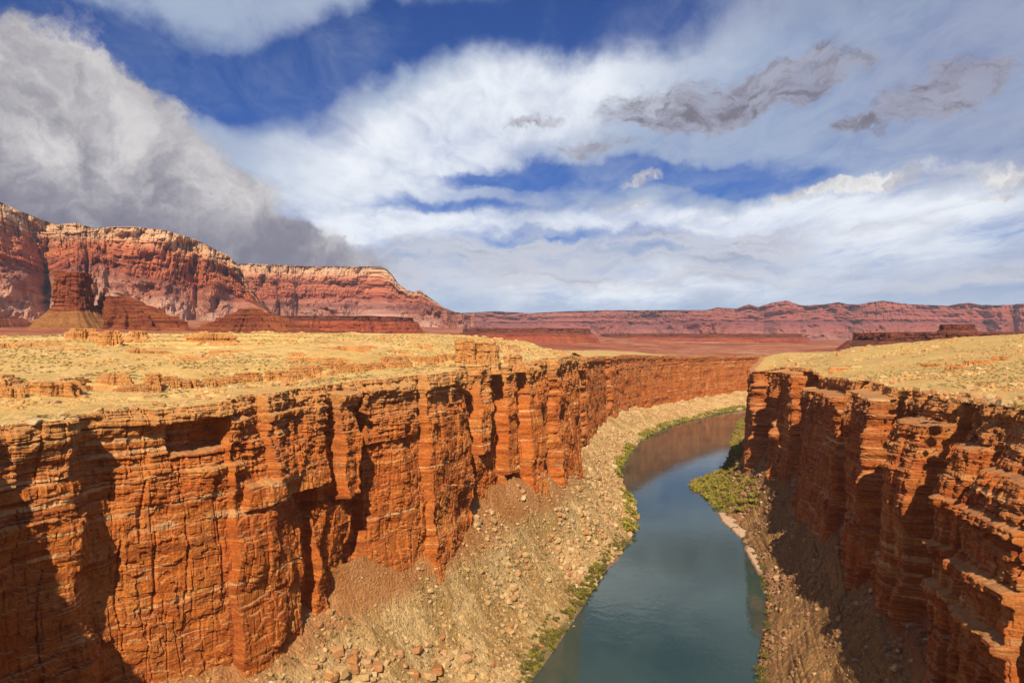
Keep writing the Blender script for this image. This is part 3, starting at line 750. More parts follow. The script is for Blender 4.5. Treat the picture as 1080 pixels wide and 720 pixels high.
Y = 392; 
for (pc, hw, yt, yb, dy, lab, sd) in ((491, 11, 358, 388, 0, 'left half of the blocky rock tower standing on the left rim', 61), (511, 14, 361, 388, 5, 'right half of the blocky rock tower standing on the left rim', 64), (541, 9, 372, 386, 30, 'small stepped ledge block to the right of the rim tower', 67), (585, 13, 371, 383, 135, 'weathered ledge block capping the rim at the bend', 70)):
    cx = (pc-540)/F*(Y+dy); a = hw/F*(Y+dy); zb, zt_ = zat(0, yb, Y+dy), zat(0, yt, Y+dy); dz_ = zt_-zb
    V, fc = formation('t', cx, Y+dy, a, 7, .15, [(zb-3, 1.25), (zb, 1.12), (zb+dz_*.3, 1.04), (zb+dz_*.32, .97), (zb+dz_*.66, .95), (zb+dz_*.67, 1.02), (zt_-1.5, .97), (zt_-1.4, .8), (zt_, .74)], M_left, sd, nz=120, nth=340, irr=.12, block=2.6, top_noise=.06, pw=4)
    put_formation('rock_outcrop', (cx, Y+dy, zb), V, fc, M_left, lab, 'rock outcrop')
# layered outcrops standing on the left plateau
OUT = [(58, 395, 412, 214, 26, 'layered rock outcrop split by a dark cleft, lowest on the plateau at far left'),
       (14, 396, 408, 205, 14, 'small layered ledge of orange rock at the left edge of the plateau'),
       (162, 386, 406, 240, 12, 'lone orange layered outcrop perched on a white stone'),
       (88, 352, 363, 395, 18, 'broken ledge of orange rock on the crest, left of the other two'),
       (118, 354, 372, 370, 12, 'steep stepped outcrop running down from the crest'),
       (145, 356, 364, 400, 12, 'pair of rounded orange boulders on the crest of the plateau'),
       (228, 352, 361, 400, 24, 'long thin ledge of rock on the crest, right of the other outcrops'),
       (288, 385, 396, 290, 9, 'orange outcrop above a pale boulder slope'),
       (1030, 373, 380, 400, 17, 'longest dark shadowed ledge on the right plateau slope'),
       (1008, 375, 382, 385, 9, 'orange ledge block left of the longest ledge on the right plateau'),
       (1055, 373, 378, 410, 7, 'small round dark boulder ledge at the right end of the right plateau ledge'),
       (985, 372, 376, 430, 9, 'thin ledge at the left end of the right plateau ledge'),
       (885, 381, 384, 480, 12, 'low flat ledge near the rim on the right plateau')]
for i, (px, y0, y1, Y, hw, lab) in enumerate(OUT):
    cx = (px-540)/F*Y; g = float(height(np.array([cx]), np.array([Y*1.]))[0])
    hh = (y1-y0)/F*Y*.8; a = hw/F*Y
    prof = [(g-2, 1.1)]; nl = max(2, int(hh/1.1))
    for q in range(nl):
        r = random.uniform(.78, 1.02)*(1-.18*q/nl)
        prof += [(g+hh*q/nl+.06, r), (g+hh*(q+1)/nl-.06, r*.98)]
    V, fc = formation('o', cx, Y, a, a*.7, random.uniform(-.3, .3), prof, M_left, 50+i*3, nz=60, nth=240, irr=.3, block=1.3, pw=2.8, top_noise=.08)
    put_formation('rock_outcrop', (cx, Y, g), V, fc, M_left, lab, 'rock outcrop')

us = np.r_[0, np.cumsum(np.hypot(*np.diff(UP[:11], axis=0).T))]
for i, u in enumerate(np.linspace(6, us[-1], 34)):
    if random.random() < .12: continue
    cx = np.interp(u, us, UP[:11, 0])+random.uniform(-3, 3); cy = np.interp(u, us, UP[:11, 1])+random.uniform(-5, 5)
    tx, ty = np.interp(u+3, us, UP[:11, 0])-np.interp(u-3, us, UP[:11, 0]), np.interp(u+3, us, UP[:11, 1])-np.interp(u-3, us, UP[:11, 1])
    g = float(height(np.array([cx]), np.array([cy]))[0]); hh = random.uniform(1.2, 3.2); a = random.uniform(3.5, 9)
    prof = [(g-2, 1.2), (g+.05, 1.0), (g+hh*.38, .98), (g+hh*.42, .86), (g+hh*.7, .9), (g+hh*.73, .7), (g+hh, .68)]
    V, fc = formation('o', cx, cy, a, random.uniform(2, 3.6), math.atan2(ty, tx)+random.uniform(-.25, .25), prof, M_left, 150+i*3, nz=34, nth=150, irr=.3, block=1.0, top_noise=.1, pw=2.6)
    put_formation('rock_outcrop', (cx, cy, g), V, fc, M_left, 'low block of the broken ledge line running across the left plateau', 'rock outcrop', group='blocks of the ledge line on the left plateau')
for i in range(26):
    px_ = 10+i*17.5+random.uniform(-8, 8); cy = random.uniform(318, 400)+max(0, px_-250)*.12; cx = (px_-540)/F*cy
    g = float(height(np.array([cx]), np.array([cy]))[0]); hh = random.uniform(.5, 1.5); a = random.uniform(3, 11)
    prof = [(g-2, 1.15), (g+.05, 1.0), (g+hh*.45, .97), (g+hh*.5, .8), (g+hh, .76)]
    V, fc = formation('o', cx, cy, a, random.uniform(1.6, 4), random.uniform(-.4, .3), prof, M_left, 350+i*3, nz=24, nth=130, irr=.4, block=.8, top_noise=.15, pw=2.4)
    put_formation('rock_outcrop', (cx, cy, g), V, fc, M_left, 'low rock ledge breaking the upper slope of the left plateau', 'rock outcrop', group='low ledges on the upper left plateau')

# ------------------------------------------------------------------ boulders
def icosphere(sub):
    import bmesh
    bm = bmesh.new(); bmesh.ops.create_icosphere(bm, subdivisions=sub, radius=1)
    v = np.array([p.co[:] for p in bm.verts]); f = np.array([[q.index for q in p.verts] for p in bm.faces]); bm.free()
    return v, f
ICO3, ICO3F = icosphere(4)
ICO1, ICO1F = icosphere(1)
def boulder_shape(v, rng, nplane=11, flat=.75):
    n = rng.normal(size=(nplane, 3)); n /= np.linalg.norm(n, axis=1)[:, None]
    base = np.array([[1, 0, 0], [-1, 0, 0], [0, 1, 0], [0, -1, 0], [0, 0, 1], [0, 0, -1]], float)
    n = np.vstack([n, base]); d = np.r_[rng.uniform(.72, .95, nplane), rng.uniform(.55, .85, 6)]
    dt = v@n.T; r = np.where(dt > .05, d/np.maximum(dt, .05), 9).min(1)
    p = v*r[:, None]*np.array([1, rng.uniform(.7, 1), flat*rng.uniform(.75, 1)])
    return p
PROTO = []
rg = np.random.default_rng(5)
for k in range(9):
    p = boulder_shape(ICO3, rg, 8)
    p = p*(1+.035*fbm(p[:, 0]*3+k*9, p[:, 1]*3, p[:, 2]*3, o=3, seed=k)[:, None])
    o = mesh_obj('boulder', p, ICO3F, M_boulder_tan); PROTO.append(o)
def project(V): return 540+F*V[..., 0]/V[..., 1], HY-F*V[..., 2]/V[..., 1]
used = set()
def place_boulder(P, size, label, group=None, flat=1., mat=None, yaw=None):
    k = random.randrange(9); o = PROTO[k]
    if k in used: o = o.copy(); COL.objects.link(o)
    used.add(k)
    o.location = (P[0], P[1], P[2]+size*.16)
    o.rotation_euler = (random.uniform(-.35, .35), random.uniform(-.35, .35), random.uniform(0, 6.28) if yaw is None else yaw)
    o.scale = (size, size*random.uniform(.75, 1.1), size*random.uniform(.75, 1.1)*flat)
    for key in ('group',):
        if key in o: del o[key]
    tag(o, label, 'boulder', group)
    return o
def nearest(V, px, py):
    a, b_ = project(V); ok = V[..., 1] > 60
    e = np.where(ok, (a-px)**2+(b_-py)**2, 1e9); i = np.unravel_index(np.argmin(e), e.shape)
    return V[i]
# boulders that can be singled out
SPEC = [('L', 462, 709, 3.4, 'largest pale rounded boulder at the bottom of the left slope'),
        ('L', 358, 712, 3.0, 'dark red blocky boulder at the left end of the boulder pile'),
        ('L', 398, 705, 3.0, 'long tan slab leaning in the boulder pile below the left cliff'),
        ('L', 384, 714, 2.4, 'square orange boulder in the middle of the boulder pile'),
        ('L', 366, 692, 2.4, 'tan boulder at the upper edge of the boulder pile'),
        ('L', 437, 712, 2.6, 'dark brown boulder beside the largest pale one'),
        ('L', 451, 679, 2.2, 'flat red boulder alone above the boulder pile'),
        ('L', 540, 660, 2.0, 'flat reddish boulder lying alone low on the left slope'),
        ('L', 508, 603, 2.0, 'small bright red block high on the left slope near the cliff foot'),
        ('L', 664, 564, 5.0, 'large pale slab jutting from the left bank into the river'),
        ('L', 671, 546, 4.2, 'pointed tan rock at the tip of the rocky left bank'),
        ('L', 661, 544, 3.4, 'tan boulder just left of the pointed rock on the bank'),
        ('L', 630, 638, 2.0, 'long flat pale rock at the waterline of the left bank'),
        ('L', 606, 663, 1.8, 'small white rock at the waterline of the left bank'),
        ('L', 618, 648, 1.7, 'small pale rock between two others at the left waterline'),
        ('L', 570, 682, 1.8, 'pale rock among the shrubs low on the left bank')]
for sd, px, py, sz, lab in SPEC:
    place_boulder(nearest(VL if sd == 'L' else VR, px, py), sz, lab)
def scatter(V, T, n, region, tmin, tmax, size, wt=None):
    a, b_ = project(V); ok = (V[..., 1] > 60) & (T > tmin) & (T < tmax) & (a > region[0]) & (a < region[2]) & (b_ > region[1]) & (b_ < region[3])
    idx = np.argwhere(ok)
    w = V[..., 1][ok]; w = w**(wt if wt else 1.0); w = w/w.sum()
    pick = RNG.choice(len(idx), size=min(n, len(idx)), replace=False, p=w)
    return [V[tuple(idx[i])] for i in pick]
for P_ in scatter(VL, TL, 62, (322, 684, 500, 728), .02, .8, 0):
    place_boulder(P_, 1.1+2.3*random.random()**1.6, 'one of the angular boulders heaped in the pile at the bottom of the left slope', 'boulders in the pile below the left cliff')
for P_ in scatter(VL, TL, 130, (270, 440, 700, 735), .02, .97, 0):
    place_boulder(P_, random.choice([.8, 1.0, 1.0, 1.3, 1.7]), 'tan boulder strewn on the left talus slope away from the boulder pile', 'boulders strewn over the left talus slope')
for P_ in scatter(VR, TR, 70, (790, 480, 1060, 735), .0, .95, 0):
    place_boulder(P_, random.choice([.8, 1.0, 1.3, 1.7, 2.2]), 'brown boulder strewn on the shaded right talus slope', 'boulders strewn over the right talus slope')
# blocks resting on the plateaus
def on_plateau(px, Y):
    x = (px-540)/F*Y; return np.array([x, Y, float(height(np.array([x]), np.array([float(Y)]))[0])])
for px, Y, sz in [(300, 262, 2.2), (286, 262, 1.5), (312, 270, 1.3), (262, 255, 1.9), (246, 256, 2.3), (258, 262, 1.4), (322, 275, 1.2), (275, 272, 1.0), (190, 262, 1.1), (196, 250, .9), (335, 290, 1.2)]:
    place_boulder(on_plateau(px, Y), sz, 'pale boulder on the boulder slope just above the left rim', 'pale boulders above the left rim')
for k in range(46):
    px = random.uniform(960, 1085); Y = random.uniform(190, 235) if px > 1030 else random.uniform(215, 275)
    p = on_plateau(px, Y)
    if rim_signed(p[:1], p[1:2])[0] < 1: continue
    place_boulder(p, random.uniform(.8, 2.4), 'blocky orange brown boulder on the broken rim of the right wall', 'boulders along the right rim')

k = 0
while k < 46:
    i = random.randrange(len(CL)); y_ = CL[i, 1]
    if not 140 < y_ < 560: continue
    if random.random() > 150/y_: continue
    t_ = CL[min(i+1, len(CL)-1), :2]-CL[i-1, :2]; t_ /= np.linalg.norm(t_); off = random.uniform(1.0, 8)
    x_ = CL[i, 0]-t_[1]*off; y_ = CL[i, 1]+t_[0]*off
    if rim_signed(np.array([x_]), np.array([y_]))[0] < .5: continue
    z_ = float(height(np.array([x_]), np.array([y_]))[0])
    place_boulder((x_, y_, z_), random.uniform(.8, 2.1), 'flat weathered block lying on the rim edge of the left wall', 'blocks along the left rim', flat=.6); k += 1
# scree: countless small stones
def scree(name, pts, smin, smax, mat, label, rng):
    n = len(pts); pts = np.array(pts)
    shapes = [boulder_shape(ICO1, rng, 5) for _ in range(24)]
    cf = .55+1.3*sm(-.1, .7, vn(pts[:, 0]/16, pts[:, 1]/16, seed=201)+.5*vn(pts[:, 0]/5, pts[:, 1]/5, seed=202))
    Vs = np.empty((n, len(ICO1), 3), np.float32)
    for i in range(n):
        a = rng.uniform(0, 6.28); c, s = math.cos(a), math.sin(a)
        p = shapes[i % 24]@np.array([[c, -s, 0], [s, c, 0], [0, 0, 1]])
        sz = smin*(smax/smin)**(rng.random()**2.2)*max(.7, min(1.6, pts[i, 1]/420))
        Vs[i] = p*sz*cf[i]+pts[i]
    Fs = (ICO1F[None]+(np.arange(n)*len(ICO1))[:, None, None]).reshape(-1, 3)
    return struct(mesh_obj(name, Vs, Fs, mat), label, 'stuff')
scree('scree_stones', scatter(VL, TL, 24000, (200, 415, 800, 760), -.12, 1.0, 0, .8), .26, 2.0, M_scree, 'small stones covering the left talus slope', RNG)
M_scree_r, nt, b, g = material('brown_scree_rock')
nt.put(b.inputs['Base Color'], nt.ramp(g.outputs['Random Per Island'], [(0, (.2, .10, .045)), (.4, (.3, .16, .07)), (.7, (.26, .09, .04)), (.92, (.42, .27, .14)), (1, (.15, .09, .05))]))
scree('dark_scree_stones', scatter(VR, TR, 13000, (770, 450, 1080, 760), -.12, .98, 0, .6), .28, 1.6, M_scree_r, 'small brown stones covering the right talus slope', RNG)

ps = []
while len(ps) < 12000:
    r = 140*(800/140.)**RNG.random(4000); a_ = np.radians(RNG.uniform(-36, 36, 4000))
    x = r*np.sin(a_); y = r*np.cos(a_); d = rim_signed(x, y)
    ok = (d > .5) & ((vn(x/14, y/14, seed=188)+.6*vn(x/50, y/50, seed=189) > .25) | ((d < 9) & (vn(x/6, y/6, seed=190) > -.1)))
    ps += list(np.stack([x, y, height(x, y, d)], 1)[ok])
M_pstone, nt, b, g = material('plateau_stone')
nt.put(b.inputs['Base Color'], nt.ramp(g.outputs['Random Per Island'], [(0, (.45, .22, .07)), (.3, (.6, .36, .13)), (.6, (.5, .2, .06)), (.85, (.68, .47, .22)), (1, (.3, .14, .05))]))
scree('plateau_stones', ps[:12000], .22, 1.6, M_pstone, 'small orange and tan stones littering the plateau', RNG)

# ------------------------------------------------------------------ shrubs
def leaf_clump(n, rng, spread=(1, 1, .75), leaf=.16, stems=True):
    """foliage of many small leaf faces in uneven lobes"""
    lobes = rng.normal(size=(7, 3))*np.array([.45, .45, .2]); lobes[:, 2] = np.abs(lobes[:, 2])+.35
    c = lobes[rng.integers(0, 7, n)]+rng.normal(size=(n, 3))*np.array([.26, .26, .22])
    c[:, 2] = np.maximum(.05, c[:, 2]); c = c*np.array(spread)
    a = rng.normal(size=(n, 3)); a /= np.linalg.norm(a, axis=1)[:, None]
    b_ = np.cross(a, rng.normal(size=(n, 3))); b_ /= np.linalg.norm(b_, axis=1)[:, None]
    l = leaf*rng.uniform(.6, 1.4, n)[:, None]
    V = np.stack([c-a*l, c+b_*l*.55, c+a*l, c-b_*l*.55], 1)
    Fq = np.arange(n*4).reshape(n, 4)
    return V.reshape(-1, 3), Fq
def stems_mesh(rng, n=6):
    Vs = []; Fs = []
    for k in range(n):
        a = rng.uniform(0, 6.28); d = np.array([math.cos(a)*rng.uniform(.2, .6), math.sin(a)*rng.uniform(.2, .6), rng.uniform(.6, .9)])
        o = np.array([math.cos(a), math.sin(a), 0])*.05; w = .025
        side = np.cross(d, [0, 0, 1.]); side /= np.linalg.norm(side); up = np.cross(side, d); up /= np.linalg.norm(up)
        b0 = len(Vs)*1
        for p, ww in ((o, w), (o+d, w*.3)):
            for q in range(4):
                an = q*math.pi/2; Vs.append(p+side*math.cos(an)*ww+up*math.sin(an)*ww)
        for q in range(4): Fs.append([b0+q, b0+(q+1) % 4, b0+4+(q+1) % 4, b0+4+q])
    return np.array(Vs), np.array(Fs)
rb = np.random.default_rng(77)
BUSH = []
for k in range(6):
    v, f = leaf_clump(420, rb)
    e = bpy.data.objects.new('shrub', None); COL.objects.link(e)
    fo = mesh_obj('foliage', v, f, M_leafy if k % 3 == 2 else M_leaf, parent=e)
    v, f = stems_mesh(rb); stm = mesh_obj('stem', v, f, M_stem, parent=e)
    BUSH.append(e)
used_b = set()
def place_bush(P, size, label, group, k=None):
    k = random.randrange(6) if k is None else k; o = BUSH[k]
    if k in used_b:
        n = o.copy(); COL.objects.link(n)
        for ch in o.children:
            c2 = ch.copy(); COL.objects.link(c2); c2.parent = n
        o = n
    used_b.add(k)
    o.location = (P[0], P[1], P[2]-.1); o.rotation_euler = (0, 0, random.uniform(0, 6.28)); o.scale = (size, size, size*random.uniform(.75, 1.05))
    tag(o, label, 'shrub', group)
def bank_points(V, T, n, region, tmin, tmax, wt=1.): return scatter(V, T, n, region, tmin, tmax, 0, wt)
def clumpy(pts, scale=18, th=-.2, seed=3):
    return [p for p in pts if vn(np.array([p[0]/scale]), np.array([p[1]/scale]), seed=seed)[0] > th]
nearL = clumpy(bank_points(VL, TL, 230, (545, 575, 700, 735), .86, .985, .5), 14, -.35)
for P_ in nearL: place_bush(P_, random.uniform(1.0, 2.1), 'low green and yellow shrub on the left bank, nearer than the jutting pale slab', 'shrubs along the near left bank')
for P_ in bank_points(VR, TR, 60, (725, 500, 800, 545), .55, .985, .5): place_bush(P_, random.uniform(1.8, 4.2), 'yellow green shrub on the vegetated point of the right bank', 'shrubs on the vegetated point', random.choice([2, 5, 0, 2]))
for P_ in bank_points(VR, TR, 34, (770, 545, 830, 735), .90, .985, .5): place_bush(P_, random.uniform(1.0, 2.2), 'dark green shrub at the waterline of the shaded right bank', 'shrubs along the shaded right bank', random.choice([0, 1, 3, 4]))
def brush(name, pts, smin, smax, mat, label, n_leaf, rng, spread=(1, 1, .75), leaf=.2):
    protos = [leaf_clump(n_leaf, rng, spread, leaf) for _ in range(12)]
    Vs = []; Fs = []
    for i, p in enumerate(pts):
        v, f = protos[i % 12]; Vs.append(v*rng.uniform(smin, smax)+p)
        Fs.append(f+i*len(v))
    return struct(mesh_obj(name, np.vstack(Vs), np.vstack(Fs), mat), label, 'stuff')
far = clumpy(bank_points(VL, TL, 1500, (640, 425, 800, 560), .82, .99, 1.), 14, -.05)
brush('riverside_brush', [p for p in far], 1.2, 3.8, M_leafy, 'belt of yellow green brush along the far left bank round the bend', 90, rb, leaf=.26)
br = bank_points(VR, TR, 1100, (725, 436, 802, 535), .25, .99, 1.)
brush('point_brush', br, 1.4, 3.0, M_leafy, 'mass of yellow green brush covering the low point of the right bank', 90, rb, leaf=.24)
lb = clumpy(bank_points(VL, TL, 700, (540, 560, 700, 740), .80, .99, .6), 12, -.1)
brush('bank_brush', lb, .5, 1.3, M_leaf, 'low brush and reeds between the shrubs of the near left bank', 70, rb, leaf=.24)
# dry scrub dotted over slopes and plateaus
sc_pts = clumpy(bank_points(VL, TL, 6500, (250, 430, 800, 740), .0, .9, .6), 12, -.2)
brush('talus_scrub', sc_pts, .35, .95, M_scrub, 'dry scrub dotted over the left talus slope', 26, rb, (1, 1, .6), .3)
pl = []
while len(pl) < 13000:
    n = 4000
    r = 130*(900/130.)**RNG.random(n); a_ = np.radians(RNG.uniform(-36, 36, n))
    x = r*np.sin(a_); y = r*np.cos(a_); d = rim_signed(x, y); z = height(x, y, d)
    ok = (d > 1) & (vn(x/40, y/40, seed=88)+.5*vn(x/9, y/9, seed=89) > -.3)
    pl += list(np.stack([x, y, z], 1)[ok])
brush('plateau_scrub', pl[:13000], .22, .62, M_scrub, 'small tufts of dry scrub dotted over the plateau', 22, rb, (1, 1, .6), .34)

# ------------------------------------------------------------------ driftwood and sandbars
def driftwood(P, L, yaw, label, pitch=0):
    n = 14; rings = 8; Vs = []
    for i in range(n):
        t = i/(n-1); r = .28*(1-.7*t)*(1+.15*math.sin(i*2.1))
        cx, cz, cy = L*(t-.5), .15*math.sin(t*5)+pitch*(t-.5)*L, .25*math.sin(t*7)
        for j in range(rings):
            a = j*2*math.pi/rings; Vs.append((cx, cy+r*math.cos(a), cz+r*math.sin(a)+.25))
    o = mesh_obj('driftwood', np.array(Vs), grid_faces(n, rings, wrap=True), M_wood)
    o.location = P; o.rotation_euler = (0, 0, yaw)
    tag(o, label, 'driftwood log')
driftwood(nearest(VL, 527, 650), 9, 1.05, 'thin pale dead branch lying up the left slope above the shrubs')
driftwood(nearest(VR, 829, 664), 4.5, .6, 'short pale log lying on the brown right slope')

def sandbar(name, pts, label, h=.55):
    pts = np.array(pts, float); c = pts.mean(0); n = 160
    D_ = np.vstack([pts, pts[:1]]); s = np.r_[0, np.cumsum(np.hypot(*np.diff(D_, axis=0).T))]; u = np.linspace(0, s[-1], n, endpoint=False)
    ring = np.stack([np.interp(u, s, D_[:, 0]), np.interp(u, s, D_[:, 1])], 1)
    ring = (np.roll(ring, 3, 0)+np.roll(ring, -3, 0)+np.roll(ring, 6, 0)+np.roll(ring, -6, 0)+ring)/5
    rows = []
    for w, z in ((1.12, -.6), (1.0, 0), (.85, .25), (.6, .45), (.3, .55), (0.001, .55)):
        q = c+(ring-c)*w*(1+.06*vn(u/4, u*0+2)[:, None]); rows.append(np.c_[q, np.full(n, WATER+z*h/.55)])
    return struct(mesh_obj(name, np.array(rows), grid_faces(6, n, wrap=True), M_sand, smooth=True), label)
def wp(px, py): Y = -WATER*F/(py-HY); return ((px-540)/F*Y, Y)
sandbar('sandbar', [wp(756, 538), wp(766, 536), wp(778, 546), wp(790, 560), wp(800, 568), wp(786, 573), wp(775, 562), wp(760, 549)], 'pale sandbar at the edge of the right bank', 1.5)
sandbar('sandbar', [wp(749, 524), wp(766, 524), wp(782, 532), wp(780, 537), wp(764, 534), wp(752, 531)], 'reddish wet sand flat behind the pale sandbar', .9)
sandbar('sandbar', [wp(788, 570), wp(800, 580), wp(812, 602), wp(802, 610), wp(792, 592), wp(784, 577)], 'narrow strip of brown sand nearest the camera on the right bank', .9)
sandbar('sandbar', [wp(727, 506), wp(738, 502), wp(760, 506), wp(775, 518), wp(760, 520), wp(742, 515), wp(730, 512)], 'tan gravel tip of the vegetated point', .9)
sandbar('sandbar', [wp(626, 620), wp(640, 600), wp(655, 588), wp(650, 584), wp(636, 592), wp(622, 612)], 'thin shelf of wet red sand below the left bank shrubs', .25)

# ------------------------------------------------------------------ air
HAZE = 2.0e-5
import bmesh
bm = bmesh.new(); bmesh.ops.create_cube(bm, size=1)
hm = bpy.data.meshes.new('haze'); bm.to_mesh(hm); bm.free()
ho = bpy.data.objects.new('haze', hm); COL.objects.link(ho)
ho.location = (0, 0, 450); ho.scale = (29000, 29000, 1500)
m = bpy.data.materials.new('haze_air'); m.use_nodes = True; t_ = m.node_tree; t_.nodes.clear()
out = t_.nodes.new('ShaderNodeOutputMaterial'); pv = t_.nodes.new('ShaderNodeVolumePrincipled')
pv.inputs['Color'].default_value = (.80, .86, 1, 1); pv.inputs['Density'].default_value = HAZE; pv.inputs['Anisotropy'].default_value = .0
t_.links.new(pv.outputs[0], out.inputs['Volume']); hm.materials.append(m)
struct(ho, 'thin pale air over the desert', 'stuff')

# ------------------------------------------------------------------ camera, sun, sky
cam = bpy.data.cameras.new('camera'); co = bpy.data.objects.new('camera', cam); COL.objects.link(co)
cam.sensor_width = 36; cam.lens = 36*F/1080; cam.shift_y = -(360-HY)/1080*1.0
cam.clip_start = 1; cam.clip_end = 40000
co.location = (0, 0, 0); co.rotation_euler = (math.pi/2, 0, 0)
SC.camera = co
S = Vector((-.055, -.775, .62)).normalized()
sl = bpy.data.lights.new('sun', 'SUN'); sl.energy = 4.9; sl.angle = math.radians(.5); sl.color = (1, .90, .74)
so = bpy.data.objects.new('sun', sl); COL.objects.link(so); so.rotation_euler = S.to_track_quat('Z', 'Y').to_euler(); so.location = (0, -50, 300)

w = bpy.data.worlds.new('World'); SC.world = w; w.use_nodes = True
nt = NT(w.node_tree); bg = w.node_tree.nodes['Background']
sky = nt.new('ShaderNodeTexSky', sky_type='NISHITA'); sky.sun_disc = False
sky.sun_elevation = math.asin(S.z); sky.sun_rotation = math.atan2(S.x, S.y)
sky.altitude = 1100; sky.air_density = 1.0; sky.dust_density = .4; sky.ozone_density = 2.5
tc = nt.new('ShaderNodeTexCoord'); G = tc.outputs['Generated']
sp = nt.new('ShaderNodeSeparateXYZ'); nt.l.new(G, sp.inputs[0])
az_ = nt.m('ARCTAN2', sp.outputs[0], sp.outputs[1]); el_ = nt.m('ARCSINE', sp.outputs[2])
cb = nt.new('ShaderNodeCombineXYZ'); nt.put(cb.inputs[0], az_); nt.put(cb.inputs[1], el_)
Q = cb.outputs[0]
def dirpix(px, py):
    a = math.atan((px-540)/F); return a, math.atan((HY-py)/F*math.cos(a))
# wobble
nz = nt.new('ShaderNodeTexNoise'); nt.put(nz.inputs['Vector'], Q); nz.inputs['Scale'].default_value = 7; nz.inputs['Detail'].default_value = 6; nz.inputs['Roughness'].default_value = .6
wob = nt.vm('MULTIPLY', nt.vm('SUBTRACT', nz.outputs[1], (.5, .5, .5)), (.16, .10, 0))
QW = nt.vm('ADD', Q, wob)
nz2 = nt.new('ShaderNodeTexNoise'); nt.put(nz2.inputs['Vector'], Q); nz2.inputs['Scale'].default_value = 34; nz2.inputs['Detail'].default_value = 6; nz2.inputs['Roughness'].default_value = .65
QF = nt.vm('ADD', QW, nt.vm('MULTIPLY', nt.vm('SUBTRACT', nz2.outputs[1], (.5, .5, .5)), (.045, .035, 0)))
def blob(px, py, rx, ry, rot=0, q=None):
    a, e = dirpix(px, py); q = q or QW
    v = nt.vm('SUBTRACT', q, (a, e, 0))
    mp = nt.new('ShaderNodeMapping', vector_type='TEXTURE'); nt.put(mp.inputs[0], v)
    mp.inputs['Rotation'].default_value = (0, 0, math.radians(rot)); mp.inputs['Scale'].default_value = (rx/F, ry/F, 1)
    l = nt.vm('LENGTH', mp.outputs[0], out=1)
    return nt.ss(l, 1.5, .2)      # 1 in the middle
def total(bl):
    r = bl[0]
    for x in bl[1:]: r = nt.m('ADD', r, x)
    return nt.m('MINIMUM', r, 1.0)
# wispy veil: stretched noise in the plane of the cloud deck
dz = nt.m('MAXIMUM', nt.m('ADD', sp.outputs[2], .09), .05)
pl_ = nt.new('ShaderNodeCombineXYZ'); nt.put(pl_.inputs[0], nt.m('DIVIDE', sp.outputs[0], dz)); nt.put(pl_.inputs[1], nt.m('DIVIDE', sp.outputs[1], dz))
mp = nt.new('ShaderNodeMapping'); nt.put(mp.inputs[0], pl_.outputs[0]); mp.inputs['Rotation'].default_value = (0, 0, math.radians(28)); mp.inputs['Scale'].default_value = (1.0, .45, 1)
veil = nt.noise(mp.outputs[0], 1.3, 9, .58, .9)
veil2 = nt.noise(mp.outputs[0], 5.5, 8, .65, 1.0)
holes = total([blob(230, 92, 120, 42, -8), blob(330, 70, 130, 34, 20), blob(120, 60, 90, 26), blob(480, 20, 200, 34, 10), blob(60, 8, 110, 20), blob(660, 15, 130, 34, 8),
               nt.m('MULTIPLY', total([blob(745, 186, 110, 12, -6), blob(690, 190, 140, 18), blob(590, 178, 90, 12, 4), blob(800, 200, 50, 10, -4), blob(480, 222, 90, 8), blob(600, 252, 120, 7), blob(520, 192, 70, 7)]), .75)])
vv = nt.m('ADD', nt.m('MULTIPLY', veil, .62), nt.m('MULTIPLY', veil2, .38))
inview = nt.m('MULTIPLY', nt.ss(nt.m('ABSOLUTE', az_), 1.0, 1.5, 1, 0), nt.ss(el_, .62, .95, 1, 0))  # thins the unseen veil outside the view to lower the ambient light
dens = nt.ss(nt.m('SUBTRACT', nt.m('ADD', vv, .20), nt.m('ADD', nt.m('MULTIPLY', holes, .36), nt.m('MULTIPLY', nt.m('SUBTRACT', 1.0, inview), .14))), .30, .80)
# brighter and darker parts of the veil
bright = total([blob(430, 170, 170, 60, 25), blob(560, 110, 180, 45, 15), blob(420, 245, 130, 16), blob(720, 235, 220, 14), blob(950, 240, 160, 40), blob(660, 300, 220, 22)])
shade = nt.noise(mp.outputs[0], 2.2, 6, .6, .5)
vc = nt.mix(bright, (3.0, 3.7, 4.9), (7.4, 7.7, 8.0))
vc = nt.mix(nt.ss(shade, .45, .68, 0, .5), vc, (3.6, 3.9, 5.0))
darkr = total([blob(1060, 60, 160, 90), blob(760, 10, 220, 30), blob(1060, 150, 60, 40)])
vc = nt.mix(nt.m('MULTIPLY', darkr, .6), vc, (2.6, 2.9, 4.0))
skyc = nt.mix(1, sky.outputs[0], (.065, .23, .55), 'MULTIPLY')
col = nt.mix(nt.m('MULTIPLY', dens, .93), skyc, vc)
# low grey stratus streaks towards the horizon
mq = nt.new('ShaderNodeMapping'); nt.put(mq.inputs[0], QW); mq.inputs['Scale'].default_value = (1, 7, 1)
stn = nt.noise(mq.outputs[0], 5, 7, .6, .3)
lowm = total([blob(620, 268, 190, 22), blob(820, 256, 150, 12), blob(480, 285, 150, 22), blob(720, 292, 180, 9), blob(1040, 292, 110, 9), blob(930, 246, 60, 6)])
ld = nt.m('MULTIPLY', lowm, nt.ss(stn, .36, .55))
col = nt.mix(nt.m('MULTIPLY', ld, .85), col, nt.mix(nt.ss(stn, .5, .7), (5.0, 5.1, 5.7), (2.3, 2.5, 3.3)))
hz = nt.ss(el_, .0, .06, 1, 0)
col = nt.mix(nt.m('MULTIPLY', hz, .6), col, (5.2, 6.0, 7.0))
